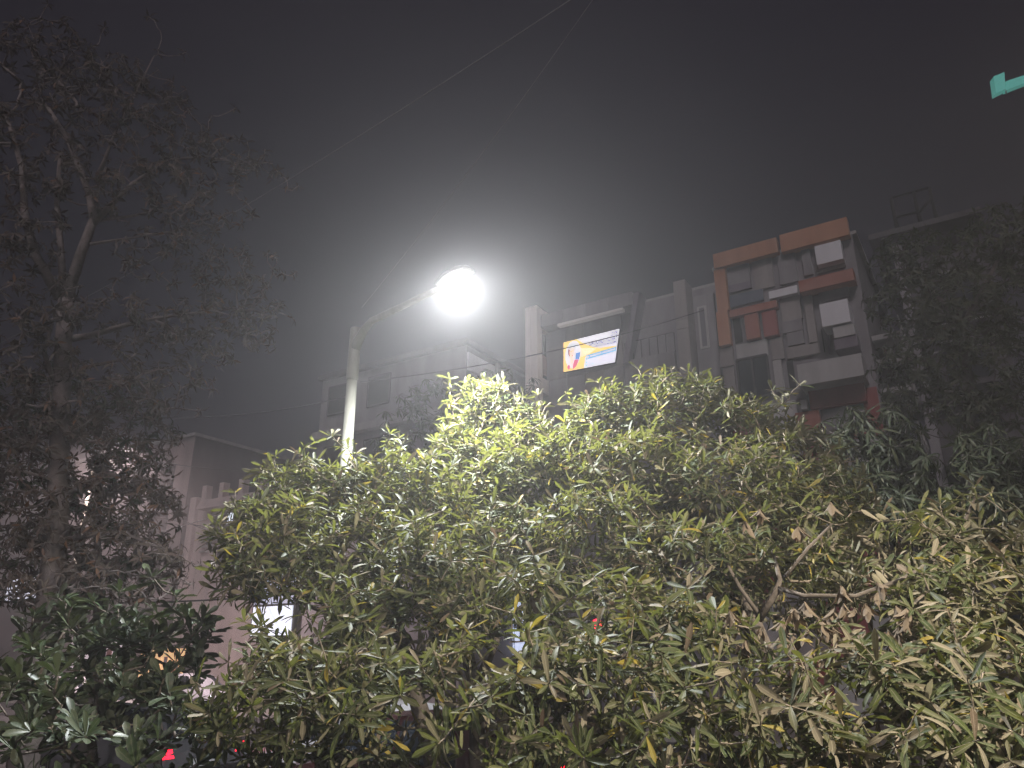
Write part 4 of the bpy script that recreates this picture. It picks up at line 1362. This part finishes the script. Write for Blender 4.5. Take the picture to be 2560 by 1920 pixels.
# broad leaved shrubs, bottom left
tk, tr = trunk_px([(232, 1900, 4.9), (228, 1820, 4.9), (240, 1760, 5.0)], .03)
grow_tree('frangipani_shrub', 'dark broad leaved shrub in the lower left corner', 'shrub',
          [(150, 1790, 4.9, 180, 110), (330, 1720, 5.2, 150, 90), (60, 1700, 5.2, 100, 80), (280, 1880, 4.4, 220, 80), (470, 1850, 4.6, 120, 80)],
          tk, tr, .21, .135, T_BROAD, [LEAF_BROAD], n_single=230, n_leaf=(9, 13), spread=(30, 85), levels=2, upbias=1.1, rmax=.022, twig_r=.006,
          extra=[(135, 1690, 5.2), (45, 1790, 4.9), (95, 1800, 4.9), (225, 1810, 4.8), (320, 1860, 4.5), (100, 1650, 5.2)], twig=BARK, wob=.1)
tk, tr = trunk_px([(400, 1850, 6.2), (390, 1720, 6.3), (370, 1640, 6.4)], .03)
grow_tree('frangipani_shrub', 'broad leaved shrub with rosettes in front of the orange shop light', 'shrub',
          [(250, 1560, 6.8, 110, 55), (400, 1540, 6.8, 110, 50), (180, 1620, 6.6, 120, 55), (460, 1590, 6.5, 80, 60), (330, 1650, 6.3, 150, 55), (120, 1560, 6.9, 90, 45), (440, 1700, 6.0, 110, 60), (200, 1720, 5.9, 150, 60)],
          tk, tr, .21, .16, T_BROAD, [LEAF_BROAD], n_single=180, n_leaf=(9, 13), spread=(35, 88), levels=2, upbias=1.1, rmax=.025, twig_r=.007,
          extra=[(265, 1530, 6.8), (350, 1560, 6.7), (430, 1520, 6.8), (340, 1605, 6.5), (230, 1600, 6.6), (185, 1640, 6.5), (415, 1690, 6.0), (500, 1660, 6.0)], twig=BARK, wob=.1, holes=[(395, 1665, 45, 22), (440, 1640, 30, 18), (320, 1690, 30, 16), (540, 1620, 40, 40)])

# the big dark tree on the left
D1 = 9.6
def L_(pts, r0, r1):
    return [at(x, y, d) for x, y, d in pts], list(np.linspace(r0, r1, len(pts)))
base_ = at(120, 1640, D1); base_.z = 0
tr_p = [base_] + [at(x, y, D1) for x, y in ((132, 1450), (145, 1250), (152, 1050), (158, 880), (165, 750))]
grow_tree('silk_cotton_tree', 'big sparse dark tree with forked grey limbs filling the left side', 'tree',
          [(120, 150, D1 + .5, 140, 90), (280, 250, D1, 170, 100), (80, 330, D1, 150, 110), (400, 330, D1 - .2, 130, 90), (520, 400, D1, 110, 70), (640, 440, D1, 70, 40),
           (180, 470, D1, 160, 90), (380, 480, D1, 160, 80), (530, 530, D1, 110, 60), (60, 600, D1 - .4, 110, 90), (430, 640, D1 + .3, 140, 80), (600, 700, D1 + .8, 130, 80),
           (100, 780, D1 - .5, 140, 90), (330, 800, D1 + .3, 150, 70), (540, 830, D1 + .8, 160, 90), (660, 800, D1 + 1, 80, 60), (80, 930, D1 - .3, 130, 100), (280, 950, D1, 160, 90), (430, 960, D1 + .5, 110, 80),
           (150, 1100, D1, 170, 100), (340, 1110, D1 + .2, 110, 100), (60, 1250, D1 - .3, 110, 100), (260, 1270, D1, 160, 100), (380, 1260, D1 + .3, 80, 80), (120, 1400, D1, 140, 90), (320, 1400, D1 + .1, 140, 75), (430, 1420, D1, 70, 50), (200, 1470, D1 - .3, 200, 60), (230, 1340, D1 + .2, 190, 90), (330, 1180, D1 + .3, 110, 90), (200, 1020, D1 + .2, 160, 80), (60, 1100, D1 + .3, 100, 90), (380, 1340, D1 + .3, 80, 70)],
          tr_p, [.18, .15, .13, .12, .11, .10], .195, .125, T_LEAFLET, [LEAF_SMOKY], n_single=0, n_leaf=(5, 8), spread=(50, 92), levels=2, upbias=.25, droop=.2,
          bark=BARK_GREY, twig=BARK_GREY, twig_r=.0075, rmax=.04, cull_back=.5, wob=.12, shell=.9, clump=-1.1,
          extra=[(372, 42, D1), (395, 125, D1), (465, 130, D1), (262, 68, D1), (100, 45, D1 + .5), (120, 10, D1 + .5), (745, 465, D1), (720, 475, D1), (655, 395, D1), (600, 350, D1), (470, 245, D1), (590, 270, D1)],
          limbs=[L_([(165, 750, D1), (200, 640, D1), (235, 545, D1), (222, 480, D1), (170, 350, D1), (120, 270, D1)], .085, .03),
                 L_([(160, 745, D1), (152, 620, D1 + .1), (142, 510, D1 + .1), (150, 380, D1 + .2)], .06, .025),
                 L_([(150, 745, D1), (90, 640, D1 - .2), (62, 540, D1 - .2), (55, 420, D1 - .2), (20, 300, D1)], .075, .03),
                 L_([(232, 560, D1), (270, 520, D1 - .1), (330, 460, D1 - .1), (420, 400, D1), (530, 390, D1)], .05, .012),
                 L_([(236, 552, D1), (330, 540, D1), (420, 520, D1 + .2)], .03, .012), L_([(225, 610, D1), (290, 600, D1 + .1), (360, 590, D1 + .2)], .028, .01),
                 L_([(240, 450, D1), (262, 400, D1 - .1), (280, 350, D1 - .1), (385, 140, D1)], .04, .01),
                 L_([(155, 850, D1), (230, 838, D1 + .2), (340, 805, D1 + .4), (430, 790, D1 + .6), (600, 770, D1 + .9)], .055, .015),
                 L_([(150, 1000, D1), (110, 880, D1 - .2), (130, 810, D1 - .3), (105, 790, D1 - .3)], .04, .015),
                 L_([(155, 930, D1), (300, 900, D1 + .2), (380, 990, D1 + .3), (420, 1100, D1 + .4)], .03, .01),
                 L_([(145, 1250, D1), (260, 1180, D1), (360, 1210, D1 + .1), (440, 1260, D1 + .2)], .035, .012),
                 L_([(140, 1350, D1), (300, 1330, D1), (400, 1370, D1), (450, 1420, D1)], .03, .01)])

# denser dark tree low behind it
tk, tr = trunk_px([(250, 1620, 12.5), (245, 1450, 12.5), (240, 1250, 12.5)], .10)
grow_tree('roadside_tree', 'dense dark brown tree low behind the big sparse tree on the left', 'tree',
          [(60, 1000, 12.6, 120, 90), (220, 1010, 12.5, 130, 80), (340, 1060, 12.5, 110, 80), (60, 1160, 12.6, 120, 100), (220, 1170, 12.4, 140, 100), (350, 1200, 12.4, 95, 90),
           (80, 1330, 12.4, 130, 100), (250, 1340, 12.3, 150, 90), (375, 1340, 12.3, 80, 70), (120, 1450, 12.2, 150, 70), (330, 1440, 12.2, 120, 55)],
          tk, tr, .25, .17, T_LEAFLET, [LEAF_DARK, LEAF_SMOKY], n_single=0, n_leaf=(6, 10), spread=(45, 95), droop=.25, prob=[.6, .4], bark=BARK_DARK, twig=BARK_DARK,
          twig_r=.007, cull_back=.5, upbias=.3, clump=-1.7)

# hazy tree in front of the forward building
tk, tr = trunk_px([(1130, 1400, 19), (1130, 1200, 19), (1140, 1080, 19)], .12)
grow_tree('roadside_tree', 'hazy grey tree standing behind the lamp light', 'tree',
          [(1130, 1010, 19, 150, 70), (1240, 980, 19.5, 110, 60), (1050, 1060, 19, 120, 80), (1160, 1110, 18.6, 150, 90), (1290, 1040, 19.5, 80, 80), (1020, 1140, 18.6, 110, 80)],
          tk, tr, .42, .27, T_MANGO, [LEAF_DARK], n_single=0, n_leaf=(8, 12), spread=(55, 105), droop=.3, bark=BARK_DARK, twig=BARK_DARK, twig_r=.01, cull_back=.6)

# dark tree in front of the balcony building
tk, tr = trunk_px([(2430, 1200, 14.5), (2420, 950, 14.5), (2400, 800, 14.5)], .14)
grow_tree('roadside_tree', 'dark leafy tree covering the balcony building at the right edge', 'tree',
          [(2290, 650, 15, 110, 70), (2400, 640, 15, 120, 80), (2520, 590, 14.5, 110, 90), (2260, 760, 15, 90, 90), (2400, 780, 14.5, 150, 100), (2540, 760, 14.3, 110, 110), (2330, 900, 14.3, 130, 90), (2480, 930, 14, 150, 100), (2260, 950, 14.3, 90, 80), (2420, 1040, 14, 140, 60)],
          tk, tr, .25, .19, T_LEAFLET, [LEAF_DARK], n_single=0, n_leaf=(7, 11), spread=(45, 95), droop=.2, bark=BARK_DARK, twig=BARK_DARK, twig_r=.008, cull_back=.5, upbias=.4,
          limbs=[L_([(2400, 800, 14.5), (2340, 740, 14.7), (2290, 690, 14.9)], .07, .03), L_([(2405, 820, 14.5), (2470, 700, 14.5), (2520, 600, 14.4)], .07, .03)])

# ================================================================== the smog
hz_ = MB(); hz_.box(-150, 150, -30, 150, -1.2, 27)
hazem = bpy.data.materials.new('haze')
hazem.use_nodes = True
hn_ = hazem.node_tree
hn_.nodes.clear()
ho = hn_.nodes.new('ShaderNodeOutputMaterial')
pv = hn_.nodes.new('ShaderNodeVolumePrincipled')
for a_ in ('Density Attribute', 'Color Attribute', 'Temperature Attribute'):
    pv.inputs[a_].default_value = ''
pv.inputs['Color'].default_value = (.90, .89, .90, 1)
pv.inputs['Density'].default_value = HAZE_DENSITY
pv.inputs['Anisotropy'].default_value = HAZE_G
hn_.links.new(pv.outputs[0], ho.inputs['Volume'])
tag(hz_.build('haze', hazem), 'thin night smog filling the street', None, None, 'stuff')
